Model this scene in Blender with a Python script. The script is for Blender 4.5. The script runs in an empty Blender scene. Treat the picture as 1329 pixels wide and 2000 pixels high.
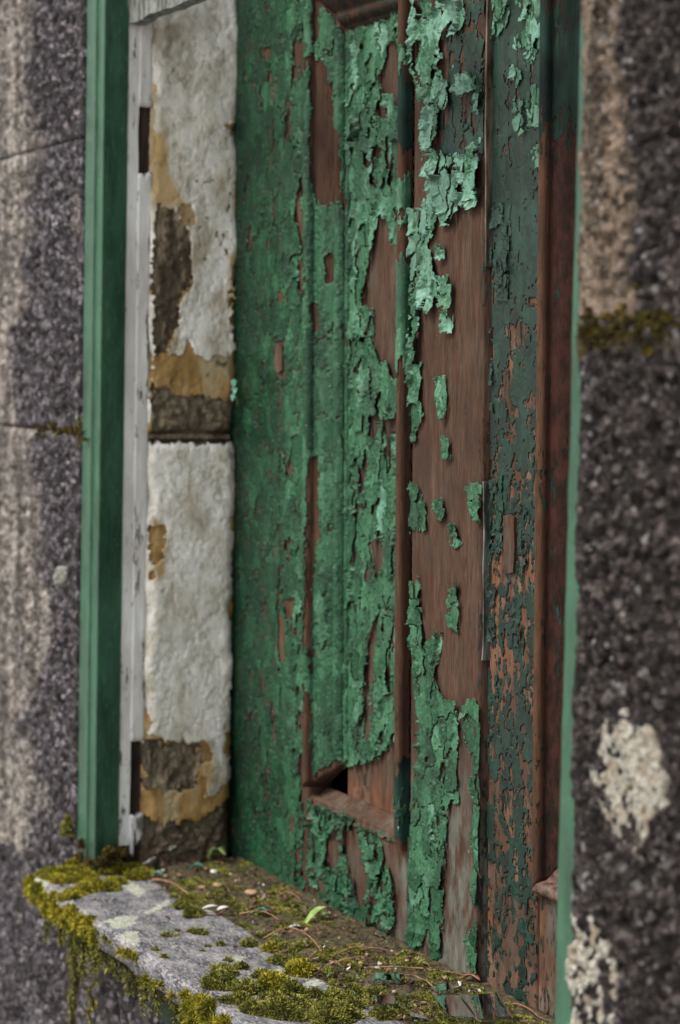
import bpy, math, random
import numpy as np
from mathutils import Matrix, Vector

# ------------------------------------------------------------------ camera, sky, sun, exposure
scene = bpy.context.scene
ZC = 1.55                                   # eye height above the ground
CAM = np.array([2.359, -0.84, ZC])
YAW, PITCH, ROLL = math.radians(25.9), math.radians(3.68), math.radians(1.1)
FPX, PW, PH = 4260.0, 1329.0, 2000.0
fwd = np.array([-math.cos(YAW)*math.cos(PITCH), math.sin(YAW)*math.cos(PITCH), -math.sin(PITCH)])
_r = np.cross(fwd, [0, 0, 1.0]); _r /= np.linalg.norm(_r)
_u = np.cross(_r, fwd)
rgt = _r*math.cos(ROLL) + _u*math.sin(ROLL)
upv = _u*math.cos(ROLL) - _r*math.sin(ROLL)

cam_data = bpy.data.cameras.new("camera")
cam_data.sensor_fit = 'HORIZONTAL'
cam_data.sensor_width = 15.6
cam_data.lens = 15.6*FPX/PW
cam_data.clip_start = 0.05
cam_data.clip_end = 2000
cam_data.dof.use_dof = True
cam_data.dof.focus_distance = 2.02
cam_data.dof.aperture_fstop = 3.5
cam = bpy.data.objects.new("camera", cam_data)
scene.collection.objects.link(cam)
cam.matrix_world = Matrix(((rgt[0], upv[0], -fwd[0], CAM[0]), (rgt[1], upv[1], -fwd[1], CAM[1]),
                           (rgt[2], upv[2], -fwd[2], CAM[2]), (0, 0, 0, 1)))
scene.camera = cam

SUN_DIR = Vector((-0.09, -0.60, 0.76)).normalized()      # towards the sun, veiled by cloud
world = bpy.data.worlds.new("World"); scene.world = world; world.use_nodes = True
wt = world.node_tree; wt.nodes.clear()
sky = wt.nodes.new('ShaderNodeTexSky'); sky.sky_type = 'NISHITA'; sky.sun_disc = False
sky.sun_elevation = math.asin(SUN_DIR.z)
sky.sun_rotation = math.atan2(SUN_DIR.x, SUN_DIR.y)
sky.air_density = 1.6; sky.dust_density = 3.0; sky.ozone_density = 1.0
hs = wt.nodes.new('ShaderNodeHueSaturation'); hs.inputs['Saturation'].default_value = 0.36
bg = wt.nodes.new('ShaderNodeBackground'); bg.inputs['Strength'].default_value = 0.095
wo = wt.nodes.new('ShaderNodeOutputWorld')
wt.links.new(sky.outputs[0], hs.inputs['Color']); wt.links.new(hs.outputs[0], bg.inputs[0]); wt.links.new(bg.outputs[0], wo.inputs[0])
sd = bpy.data.lights.new("sun", 'SUN'); sd.energy = 1.5; sd.angle = math.radians(14); sd.color = (1.0, 0.95, 0.87)
so = bpy.data.objects.new("sun", sd); scene.collection.objects.link(so)
so.rotation_euler = (-SUN_DIR).to_track_quat('-Z', 'Y').to_euler(); so.location = (3, -4, 6)
scene.view_settings.view_transform = 'Standard'; scene.view_settings.look = 'None'
scene.view_settings.gamma = 1.0; scene.view_settings.use_curve_mapping = False
scene.view_settings.exposure = 1.33

# ------------------------------------------------------------------ measuring helpers
def ray(x, y):
    return fwd + rgt*(x-PW/2)/FPX - upv*(y-PH/2)/FPX
def onY(x, y, Y):
    d = ray(x, y); return CAM + d*(Y-CAM[1])/d[1]
def onX(x, y, X):
    d = ray(x, y); return CAM + d*(X-CAM[0])/d[0]
def onZ(x, y, Z):
    d = ray(x, y); return CAM + d*(Z-CAM[2])/d[2]
YS0, YK = 0.172, 0.0176                      # the shutters lean out a little towards the top
def YS(z): return YS0 - YK*(z-ZC)
def onS(x, y, dep=0.0):
    d = ray(x, y)
    t = (YS0 + dep - YK*(CAM[2]-ZC) - CAM[1])/(d[1] + YK*d[2])
    p = CAM + d*t
    return p[0], p[2]
def SX(*pts, dep=0.0): return float(np.mean([onS(x, y, dep)[0] for x, y in pts]))

# ------------------------------------------------------------------ noise (numpy)
def _h(ix, iy, seed):
    n = (ix.astype(np.int64)*374761393 + iy.astype(np.int64)*668265263 + seed*1442695041) & 0xffffffff
    n = ((n ^ (n >> 13))*1274126177) & 0xffffffff
    n = ((n ^ (n >> 16))*2246822519) & 0xffffffff
    return ((n ^ (n >> 15)) & 0xffffff)/float(0x1000000)
def vn(x, y, seed=0):
    x = np.asarray(x, float); y = np.asarray(y, float)
    ix, iy = np.floor(x), np.floor(y); fx, fy = x-ix, y-iy
    fx = fx*fx*(3-2*fx); fy = fy*fy*(3-2*fy)
    a, b = _h(ix, iy, seed), _h(ix+1, iy, seed); c, d = _h(ix, iy+1, seed), _h(ix+1, iy+1, seed)
    return (a+(b-a)*fx)*(1-fy) + (c+(d-c)*fx)*fy
def fbm(x, y, seed=0, o=4):
    s = 0; a = .5; t = 0
    for i in range(o):
        s = s + a*vn(x, y, seed+i*17); t += a; a *= .5; x = x*2.03+5.1; y = y*2.03+1.7
    return s/t
def sdf(poly, X, Z):
    """signed distance to a polygon, positive inside"""
    P = np.asarray(poly, float); n = len(P)
    best = np.full(X.shape, 1e9); ins = np.zeros(X.shape, bool)
    for i in range(n):
        ax, az = P[i]; bx, bz = P[(i+1) % n]
        ex, ez = bx-ax, bz-az; L = ex*ex+ez*ez+1e-18
        t = np.clip(((X-ax)*ex+(Z-az)*ez)/L, 0, 1)
        dd = (X-ax-t*ex)**2 + (Z-az-t*ez)**2
        best = np.minimum(best, dd)
        cond = ((az > Z) != (bz > Z)) & (X < (bx-ax)*(Z-az)/((bz-az) if bz != az else 1e-12)+ax)
        ins ^= cond
    best = np.sqrt(best)
    return np.where(ins, best, -best)
def sdfs(polys, X, Z):
    r = np.full(X.shape, -1.0)
    for p in polys: r = np.maximum(r, sdf(p, X, Z))
    return r
def smooth(x, a, b):
    t = np.clip((x-a)/(b-a), 0, 1); return t*t*(3-2*t)

# ------------------------------------------------------------------ object helpers
COL = scene.collection
def mesh_np(name, V, F, mat, attrs=None, smooth_sh=True):
    """V (n,3) ; F list of (m,k) int arrays"""
    me = bpy.data.meshes.new(name)
    if not isinstance(F, (list, tuple)): F = [F]
    F = [np.asarray(f, np.int32) for f in F if len(f)]
    V = np.asarray(V, np.float32)
    me.vertices.add(len(V)); me.vertices.foreach_set("co", V.ravel())
    tot = np.concatenate([np.full(len(f), f.shape[1], np.int32) for f in F])
    loops = np.concatenate([f.ravel() for f in F])
    me.loops.add(len(loops)); me.loops.foreach_set("vertex_index", loops.astype(np.int32))
    st = np.concatenate([[0], np.cumsum(tot)[:-1]]).astype(np.int32)
    me.polygons.add(len(tot)); me.polygons.foreach_set("loop_start", st); me.polygons.foreach_set("loop_total", tot)
    me.polygons.foreach_set("use_smooth", np.full(len(tot), smooth_sh, bool))
    me.update(calc_edges=True); me.validate()
    for k, v in (attrs or {}).items():
        a = me.attributes.new(k, 'FLOAT', 'POINT'); a.data.foreach_set("value", np.asarray(v, np.float32))
    me.materials.append(mat)
    return me
def link(name, me, parent=None):
    o = bpy.data.objects.new(name, me); COL.objects.link(o)
    if parent is not None:
        o.parent = parent
    return o
def world_of(o):
    p = Vector((0, 0, 0))
    while o is not None:
        p += o.location; o = o.parent
    return np.array(p)
def obj(name, V, F, mat, parent=None, attrs=None, smooth_sh=True, loc=None):
    V = np.asarray(V, float)
    base = world_of(parent)
    if loc is not None: base = base + np.asarray(loc) - (world_of(parent) if parent is not None else 0)
    o = link(name, mesh_np(name, V-base, F, mat, attrs, smooth_sh), parent)
    if loc is not None: o.location = Vector(loc) - Vector(world_of(parent))
    return o
def tag(o, label=None, cat=None, group=None, kind=None):
    if label: o["label"] = label
    if cat: o["category"] = cat
    if group: o["group"] = group
    if kind: o["kind"] = kind
    return o
def empty(name, loc, label, cat, group=None):
    o = bpy.data.objects.new(name, None); COL.objects.link(o); o.location = loc; o.empty_display_size = .05
    return tag(o, label, cat, group)
def box_vf(x0, x1, y0, y1, z0, z1):
    V = np.array([[x, y, z] for x in (x0, x1) for y in (y0, y1) for z in (z0, z1)], float)
    F = np.array([[0, 1, 3, 2], [4, 6, 7, 5], [0, 4, 5, 1], [2, 3, 7, 6], [0, 2, 6, 4], [1, 5, 7, 3]])
    return V, F
def grid_faces(nv, nu, flip=False):
    i = np.arange((nv-1)*(nu-1)); r, c = i//(nu-1), i % (nu-1)
    a = r*nu+c
    q = np.stack([a, a+1, a+nu+1, a+nu], 1)
    return q[:, ::-1] if flip else q
def border_idx(nv, nu):
    b = list(range(nu)) + [r*nu+nu-1 for r in range(1, nv)] + [(nv-1)*nu+c for c in range(nu-2, -1, -1)] + [r*nu for r in range(nv-2, 0, -1)]
    return np.array(b)
def bevel_box(name, x0, x1, y0, y1, z0, z1, mat, parent=None, b=.002, shear=0.0, loc=None, jag=0.0):
    """box with chamfered edges, long in z; subdivided so its edges can waver"""
    prof = [(x0+b, y0), (x1-b, y0), (x1, y0+b), (x1, y1-b), (x1-b, y1), (x0+b, y1), (x0, y1-b), (x0, y0+b)]
    n = max(2, int((z1-z0)/.012)); zs = np.linspace(z0, z1, n)
    V = []
    for k, z in enumerate(zs):
        for (x, y) in prof:
            V.append((x+(vn(z*30, x*70, 3)-.5)*jag, y+(vn(z*30, y*70+9, 5)-.5)*jag, z))
    F = []
    m = len(prof)
    for k in range(n-1):
        for j in range(m):
            F.append((k*m+j, k*m+(j+1) % m, (k+1)*m+(j+1) % m, (k+1)*m+j))
    caps = [tuple(range(m))[::-1], tuple(range((n-1)*m, n*m))]
    return obj(name, V, [np.array(F), np.array(caps)], mat, parent, smooth_sh=False, loc=loc)

# ------------------------------------------------------------------ materials
class NT:
    def __init__(s, name):
        s.m = bpy.data.materials.new(name); s.m.use_nodes = True; s.t = s.m.node_tree; s.t.nodes.clear()
        s.out = s.n('ShaderNodeOutputMaterial'); s.b = s.n('ShaderNodeBsdfPrincipled'); s.l(s.b.outputs[0], s.out.inputs[0])
        s.pos = s.n('ShaderNodeNewGeometry').outputs['Position']
    def n(s, t, **k):
        x = s.t.nodes.new(t)
        for a, v in k.items(): setattr(x, a, v)
        return x
    def l(s, a, b): s.t.links.new(a, b)
    def put(s, sock, v):
        if hasattr(v, 'is_output') or hasattr(v, 'links'): s.l(v, sock)
        else: sock.default_value = v
    def vec(s, scale=(1, 1, 1), loc=(0, 0, 0)):
        m = s.n('ShaderNodeMapping'); m.inputs['Scale'].default_value = scale; m.inputs['Location'].default_value = loc
        s.l(s.pos, m.inputs[0]); return m.outputs[0]
    def noise(s, scale, detail=5, rough=.6, st=(1, 1, 1), loc=(0, 0, 0), dist=0):
        x = s.n('ShaderNodeTexNoise'); x.inputs['Scale'].default_value = scale; x.inputs['Detail'].default_value = detail
        x.inputs['Roughness'].default_value = rough; x.inputs['Distortion'].default_value = dist
        s.l(s.vec(st, loc), x.inputs['Vector']); return x.outputs[0]
    def voro(s, scale, feat='F1', st=(1, 1, 1), out=0):
        x = s.n('ShaderNodeTexVoronoi', feature=feat); x.inputs['Scale'].default_value = scale
        s.l(s.vec(st), x.inputs['Vector']); return x.outputs[out]
    def ramp(s, v, *stops):
        r = s.n('ShaderNodeValToRGB'); s.l(v, r.inputs[0]); e = r.color_ramp.elements
        while len(e) < len(stops): e.new(.5)
        for i, (p, c) in enumerate(stops):
            e[i].position = p; e[i].color = (c, c, c, 1) if not isinstance(c, tuple) else (*c, 1)
        return r.outputs[0]
    def mix(s, f, a, b, mode='MIX'):
        x = s.n('ShaderNodeMix', data_type='RGBA', blend_type=mode); s.put(x.inputs[0], f)
        for sock, v in ((x.inputs[6], a), (x.inputs[7], b)):
            if isinstance(v, tuple): v = (*v[:3], 1)
            s.put(sock, v)
        return x.outputs[2]
    def math(s, op, a, b=0.0, clamp=False):
        x = s.n('ShaderNodeMath', operation=op, use_clamp=clamp); s.put(x.inputs[0], a); s.put(x.inputs[1], b); return x.outputs[0]
    def attr(s, name):
        x = s.n('ShaderNodeAttribute', attribute_name=name); return x.outputs['Fac']
    def bump(s, h, dist, strength=1.0, nrm=None):
        x = s.n('ShaderNodeBump'); x.inputs['Distance'].default_value = dist; x.inputs['Strength'].default_value = strength
        s.l(h, x.inputs['Height'])
        if nrm is not None: s.l(nrm, x.inputs['Normal'])
        return x.outputs[0]
    def done(s, col=None, rough=.6, nrm=None, spec=None):
        if col is not None: s.put(s.b.inputs['Base Color'], (*col, 1) if isinstance(col, tuple) else col)
        s.put(s.b.inputs['Roughness'], rough)
        if nrm is not None: s.l(nrm, s.b.inputs['Normal'])
        if spec is not None: s.b.inputs['Specular IOR Level'].default_value = spec
        return s.m

def mat_paint(name, stops, dirt, pale):
    t = NT(name)
    tone = t.attr('tone')
    n1 = t.noise(70, 6, .7, st=(1, 1, .6)); n2 = t.noise(260, 5, .7, st=(1, 1, .4)); n3 = t.noise(16, 5, .65, loc=(3, 1, 2))
    tt = t.math('ADD', tone, t.math('MULTIPLY', t.math('SUBTRACT', n1, .5), .8))
    c = t.ramp(tt, *stops)
    c = t.mix(t.ramp(n2, (.56, 0.0), (.64, .6)), c, dirt)
    c = t.mix(t.ramp(n3, (.50, 0.0), (.64, .5)), c, dirt)
    c = t.mix(t.ramp(t.noise(330, 4, .6, loc=(5, 2, 1)), (.60, 0.0), (.68, .5)), c, pale)
    nb = t.bump(t.noise(300, 4, .55, st=(1, 1, .6)), .0007, .6)
    nb = t.bump(n1, .0022, .5, nb)
    return t.done(c, t.ramp(n3, (.35, .36), (.65, .55)), nb, .28)
def mat_wood():
    """bare softwood with remains of an older, darker green coat where the attribute says so"""
    t = NT("bare_wood_old_paint")
    red = t.attr('red'); old = t.attr('old'); org = t.attr('orange'); gry = t.attr('grey')
    g1 = t.noise(110, 6, .7, st=(1, 1, .10)); g2 = t.noise(460, 5, .65, st=(1, 1, .09)); g3 = t.noise(14, 5, .65, st=(1, 1, .4))
    c = t.ramp(g1, (.38, (.034, .0185, .0120)), (.5, (.049, .0275, .0180)), (.62, (.068, .041, .028)))
    c = t.mix(t.ramp(g2, (.43, .8), (.50, 0.0)), c, (.022, .012, .009))
    c = t.mix(t.math('MULTIPLY', org, t.ramp(t.noise(55, 5, st=(1, 1, .4)), (.35, .2), (.65, 1.0))), c, (.205, .084, .040))
    c = t.mix(t.math('MULTIPLY', gry, t.ramp(t.noise(60, 6, .7, st=(1, 1, .3)), (.42, 0.0), (.62, .9))), c, (.16, .185, .160))
    c = t.mix(t.ramp(g3, (.50, 0.0), (.62, .6)), c, (.032, .019, .015))
    c = t.mix(red, c, t.ramp(t.noise(90, 6, .7, st=(1, 1, .5)), (.4, (.009, .0040, .0032)), (.6, (.036, .0125, .0090))))
    v = t.math('ADD', t.math('MULTIPLY', t.noise(210, 6, .72, st=(1, 1, .30)), .66), t.math('MULTIPLY', t.noise(34, 5, .65, st=(1, 1, .35), loc=(2, 5, 1)), .34))
    cov = t.math('SUBTRACT', t.math('MULTIPLY_ADD', old, .52), v)
    x = t.n('ShaderNodeMath', operation='MULTIPLY_ADD'); t.l(old, x.inputs[0]); x.inputs[1].default_value = .44; x.inputs[2].default_value = .28
    cov = t.math('MULTIPLY', t.math('SUBTRACT', x.outputs[0], v), 45.0, True)
    # nothing is left where old is nil
    cov = t.math('MULTIPLY', cov, t.math('MULTIPLY', old, 12.0, True))
    dark = t.ramp(t.noise(30, 5, st=(1, 1, .4)), (.38, (.004, .010, .008)), (.5, (.008, .024, .018)), (.62, (.014, .042, .031)))
    c = t.mix(cov, c, dark)
    hb = t.math('ADD', t.math('MULTIPLY', cov, .8), t.math('MULTIPLY', g2, .7))
    nb = t.bump(hb, .0011, .9)
    nb = t.bump(g1, .002, .35, nb)
    r = t.mix(cov, (.82, .82, .82), (.6, .6, .6))
    return t.done(c, r, nb, .12)
def mat_stone(name, light, dark, g=90, con=1.0):
    t = NT(name)
    pat = t.attr('patina'); ms = t.attr('mossy')
    def grain(sc):
        sep = t.n('ShaderNodeSeparateColor'); t.l(t.voro(sc, out=1, st=(1, 1, 1)), sep.inputs[0]); return sep.outputs[0]
    n1 = t.noise(g*.7, 6, .72); n2 = t.noise(g*4, 4, .65); n3 = t.noise(16, 5, .65); n4 = t.noise(30, 6, .7, st=(1, 1, .22))
    gr = t.math('ADD', t.math('MULTIPLY', grain(g*1.0), .42), t.math('ADD', t.math('MULTIPLY', grain(g*2.1), .22), t.math('MULTIPLY', n1, .50)))
    sc = lambda c, k: tuple(min(.85, v*k) for v in c)
    c = t.ramp(gr, (.28, sc(light, 1-.75*con)), (.50, sc(light, .75)), (.68, sc(light, 1+.45*con)), (.84, sc(light, 1+1.3*con)))
    c = t.mix(t.ramp(n4, (.46, 0.0), (.56, .85)), c, sc(light, .36))
    c = t.mix(t.ramp(t.noise(42, 6, .75, st=(1, 1, .16), loc=(9, 3, 3)), (.52, 0.0), (.60, .8)), c, sc(light, 2.2))
    dk = t.ramp(gr, (.30, sc(dark, 1-.8*con)), (.52, sc(dark, .8)), (.70, sc(dark, 1+1.2*con)), (.86, sc(dark, 1+6.0*con)))
    k = t.math('ADD', pat, t.math('MULTIPLY', t.math('SUBTRACT', n3, .5), 1.3))
    c = t.mix(t.ramp(k, (.36, 0.0), (.64, 1.0)), c, dk)
    c = t.mix(t.ramp(n2, (.42, .7*con), (.52, 0.0)), c, sc(dark, .35))
    for fs, thr, amt in ((g*.62, .84, .50), (g*1.15, .86, .75)):
        fl = t.math('MULTIPLY', t.ramp(grain(fs), (thr, 0.0), (thr+.06, 1.0)), t.ramp(t.voro(fs), (.30, 1.0), (.55, 0.0)))
        fl = t.math('MULTIPLY', fl, t.ramp(t.noise(30, 4, .6, loc=(fs, 0, 1)), (.44, .1), (.56, amt*con)))
        c = t.mix(fl, c, t.ramp(n3, (.42, (.30, .26, .22)), (.58, (.44, .43, .45))))
    m = t.math('ADD', ms, t.math('MULTIPLY', t.math('SUBTRACT', t.noise(60, 6, .75), .5), 1.4))
    c = t.mix(t.ramp(m, (.55, 0.0), (.72, .85)), c, t.ramp(n2, (.42, (.022, .019, .006)), (.58, (.115, .085, .022))))
    nb = t.bump(n2, .004, .9); nb = t.bump(gr, .010, .8, nb)
    return t.done(c, .6, nb, .16)
def mat_plaster():
    t = NT("limewash_plaster")
    dirt = t.attr('dirt')
    n1 = t.noise(30, 6, .68, st=(1, 1, .7)); n2 = t.noise(190, 5, .7, st=(1, 1, .5)); n3 = t.noise(520, 4)
    c = t.ramp(n1, (.36, (.52, .46, .36)), (.46, (.74, .70, .615)), (.58, (.88, .855, .80)))
    c = t.mix(t.ramp(n2, (.52, 0.0), (.64, .45)), c, (.30, .27, .21))
    c = t.mix(t.math('MULTIPLY', dirt, t.ramp(n1, (.40, 1.0), (.58, .30))), c, (.20, .165, .095))
    sk = t.math('ADD', t.attr('stain'), t.math('MULTIPLY', t.math('SUBTRACT', t.noise(50, 5, .7, st=(1, 1, .5)), .5), 1.5))
    c = t.mix(t.ramp(sk, (.45, 0.0), (.85, .85)), c, (.47, .31, .125))
    c = t.mix(t.ramp(t.noise(38, 4, loc=(1, 2, 3), st=(1, 1, .6)), (.66, 0.0), (.74, .7)), c, (.13, .12, .09))
    nb = t.bump(n3, .0012, .6); nb = t.bump(n2, .0018, .6, nb)
    return t.done(c, .85, nb, .25)
def mat_ochre():
    t = NT("ochre_limewash")
    n1 = t.noise(25, 5, st=(1, 1, .5)); n2 = t.noise(110, 5)
    c = t.ramp(n1, (.38, (.22, .130, .045)), (.5, (.40, .245, .090)), (.62, (.48, .37, .22)))
    return t.done(c, .85, t.bump(n2, .002, .6), .25)
def mat_frame():
    t = NT("glossy_green_frame_paint")
    n1 = t.noise(30, 6, .7, st=(1, 1, .3)); n2 = t.noise(240, 5, .7, st=(1, 1, .12)); n3 = t.noise(75, 6, .72, st=(1, 1, .4))
    c = t.ramp(n1, (.38, (.010, .044, .022)), (.62, (.027, .096, .053)))
    c = t.mix(t.ramp(n2, (.55, 0.0), (.72, .6)), c, (.014, .050, .030))
    c = t.mix(t.ramp(n3, (.655, 0.0), (.675, .9)), c, (.050, .036, .026))
    c = t.mix(t.ramp(t.noise(420, 4, .7, st=(1, 1, .3)), (.60, 0.0), (.68, .5)), c, (.12, .24, .17))
    xyz = t.n('ShaderNodeSeparateXYZ'); t.l(t.pos, xyz.inputs[0])       # grime creeping up from the sill
    g = t.math('ADD', t.math('MULTIPLY', t.math('SUBTRACT', xyz.outputs[2], ZC-.588), -14.0), t.math('MULTIPLY', t.noise(70, 6, .75), 1.9))
    c = t.mix(t.ramp(g, (.50, 0.0), (.85, .95)), c, (.022, .018, .008))
    return t.done(c, t.ramp(n1, (.35, .30), (.65, .5)), t.bump(n2, .0012, .6), .5)
def mat_white():
    t = NT("flaking_white_paint")
    n1 = t.noise(30, 5, st=(1, 1, .3)); n2 = t.noise(190, 5, .65, st=(1, 1, .3)); n3 = t.noise(70, 5, .7, st=(1, 1, .22), loc=(1, 4, 0))
    c = t.ramp(n1, (.38, (.56, .53, .51)), (.6, (.76, .745, .735)))
    c = t.mix(t.ramp(n3, (.58, 0.0), (.62, .9)), c, (.085, .07, .055))
    c = t.mix(t.ramp(n2, (.62, 0.0), (.7, .6)), c, (.2, .19, .16))
    return t.done(c, .6, t.bump(n3, .002, .6), .35)
def simple(name, c1, c2, scale, rough=.7, dist=.001, st=(1, 1, 1), spec=.3):
    t = NT(name); n = t.noise(scale, 5, .65, st=st)
    c = t.ramp(n, (.38, c1), (.62, c2))
    return t.done(c, rough, t.bump(n, dist, .7), spec)
def mat_sill():
    t = NT("weathered_grey_sill")
    li = t.attr('lichen'); so_ = t.attr('soil')
    n1 = t.noise(45, 6, .7, st=(.6, 1, 1)); n2 = t.noise(480, 5, .75, st=(.35, 1, 1)); n3 = t.noise(80, 5, .7)
    c = t.ramp(n1, (.38, (.030, .032, .042)), (.5, (.105, .104, .122)), (.62, (.24, .23, .24)))
    c = t.mix(t.ramp(n2, (.5, 0.0), (.60, .8)), c, (.40, .35, .33))
    c = t.mix(t.ramp(t.noise(340, 4, .6, st=(.4, 1, 1), loc=(4, 4, 4)), (.52, 0.0), (.64, .75)), c, (.035, .045, .045))
    c = t.mix(t.ramp(t.noise(35, 5, .7, loc=(7, 1, 1)), (.55, 0.0), (.7, .55)), c, (.075, .120, .105))
    k = t.math('ADD', li, t.math('MULTIPLY', t.math('SUBTRACT', t.noise(110, 6, .75), .5), 1.6))
    c = t.mix(t.ramp(k, (.50, 0.0), (.60, .95)), c, t.ramp(n2, (.42, (.20, .22, .17)), (.58, (.46, .46, .39))))
    c = t.mix(t.ramp(t.noise(26, 6, .75, loc=(3, 8, 2)), (.56, 0.0), (.64, .7)), c, t.ramp(n2, (.42, (.14, .15, .11)), (.58, (.36, .36, .31))))
    k = t.math('ADD', so_, t.math('MULTIPLY', t.math('SUBTRACT', n3, .5), .8))
    c = t.mix(t.ramp(k, (.4, 0.0), (.6, 1.0)), c, t.ramp(n3, (.3, (.020, .016, .010)), (.7, (.075, .055, .030))))
    nb = t.bump(n2, .0016, .9); nb = t.bump(n3, .002, .5, nb)
    return t.done(c, .75, nb, .15)
def mat_moss(name, a, b, c3):
    t = NT(name); tip = t.attr('tip')
    n = t.noise(55, 4)
    c = t.mix(tip, a, t.ramp(n, (.42, b), (.58, c3)))
    m = t.done(c, .8, None, .2)
    t.b.inputs['Subsurface Weight'].default_value = 0.0
    return m

M_PAINT = mat_paint("green_paint", ((0, (.0045, .024, .011)), (.35, (.011, .056, .024)), (.7, (.036, .116, .058)), (1, (.118, .245, .180))), (.006, .018, .009), (.14, .26, .18))
M_OLD = mat_paint("old_dark_green_paint", ((0, (.003, .009, .006)), (.35, (.0055, .019, .013)), (.7, (.010, .033, .022)), (1, (.017, .050, .035))), (.004, .008, .005), (.018, .045, .030))
M_WOOD = mat_wood()
M_STONE_L = mat_stone("weathered_stone", (.265, .236, .210), (.050, .044, .049), 130)
M_STONE_R = mat_stone("coarse_stone", (.180, .134, .100), (.026, .021, .020), 170)
M_STONE_P = mat_stone("reveal_stone", (.36, .285, .20), (.20, .15, .095), 190, .35)
M_PLASTER = mat_plaster(); M_OCHRE = mat_ochre(); M_FRAME = mat_frame(); M_WHITE = mat_white()
M_ROT = simple("dark_rotten_wood", (.010, .008, .007), (.055, .035, .026), 70, .85, .003, (1, 1, .15))
M_SILL = mat_sill()
M_MOSS = mat_moss("yellow_green_moss", (.050, .044, .008), (.26, .25, .020), (.66, .57, .045))
M_MOSSD = mat_moss("olive_moss", (.034, .032, .010), (.17, .19, .030), (.52, .50, .095))
def mat_lichen():
    t = NT("pale_lichen"); a = t.noise(380, 5, .7); b = t.noise(70, 5, .7)
    c = t.ramp(a, (.40, (.09, .082, .065)), (.50, (.28, .265, .225)), (.60, (.50, .49, .44)))
    c = t.mix(t.ramp(b, (.46, 0.0), (.60, .7)), c, (.20, .15, .10))
    return t.done(c, .9, t.bump(a, .003, .8), .2)
M_LICH = mat_lichen()
M_GALL = simple('grey_gall', (.07, .07, .055), (.36, .36, .32), 130, .85, .002)
M_OCHM = mat_moss('ochre_moss', (.020, .015, .005), (.085, .065, .012), (.27, .20, .03))
M_TWIG = simple("brown_needle", (.13, .058, .032), (.30, .165, .10), 90, .6, .0005)
M_SOIL = simple("dark_soil", (.014, .011, .005), (.085, .066, .030), 130, .9, .003)
M_TAN = simple("tan_seed", (.12, .07, .035), (.33, .22, .13), 60, .55, .0008)
M_TANM = simple('tan_mortar', (.06, .045, .028), (.22, .17, .11), 160, .9, .004)
M_EDGE = simple('grey_primed_edge', (.03, .033, .027), (.19, .20, .18), 120, .7, .001, (1, 1, .3))
M_EDGE2 = simple('weathered_wood_edge', (.03, .022, .016), (.17, .135, .10), 130, .7, .002, (1, 1, .2))
M_APRON = simple('shaded_mossy_green_board', (.005, .007, .004), (.011, .026, .014), 45, .8, .003, (.4, 1, 1))  # mossy green board, darkened so its colour carries the shade under the sill
M_LEAF = simple("pale_green_leaf", (.16, .26, .07), (.34, .43, .16), 60, .5, .0005)
M_RED = simple("reddish_leaf", (.20, .065, .032), (.38, .17, .10), 60, .5, .0005)
M_AQUA = simple("aqua_paint_chip", (.07, .22, .15), (.20, .42, .33), 80, .5, .0005)
M_CHALK = simple("chalky_chip", (.35, .34, .30), (.66, .65, .6), 120, .8, .001)
M_GROUND = simple("pale_paving", (.26, .245, .22), (.38, .36, .33), 3, .9, .01)
M_CORE = simple("dark_interior", (.02, .018, .015), (.03, .027, .022), 3, .9, .001)
M_IRON = simple("worn_brown_wood_end", (.035, .020, .016), (.13, .075, .06), 120, .45, .001)
def mat_glass():
    m = bpy.data.materials.new("window_glass"); m.use_nodes = True
    b = m.node_tree.nodes['Principled BSDF']
    b.inputs['Base Color'].default_value = (.86, .93, .90, 1); b.inputs['Roughness'].default_value = .03
    b.inputs['Transmission Weight'].default_value = 1.0; b.inputs['IOR'].default_value = 1.38
    return m
M_GLASS = mat_glass()

ZS = ZC - .588                               # top of the sill
ZTOP = 2.45                                  # soffit of the opening

# ------------------------------------------------------------------ ground
gv, gf = [], []
tag(obj('ground', [(-400, -400, 0), (400, -400, 0), (400, 400, 0), (-400, 400, 0)], np.array([[0, 1, 2, 3]]), M_GROUND, smooth_sh=False), kind='structure')

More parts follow.
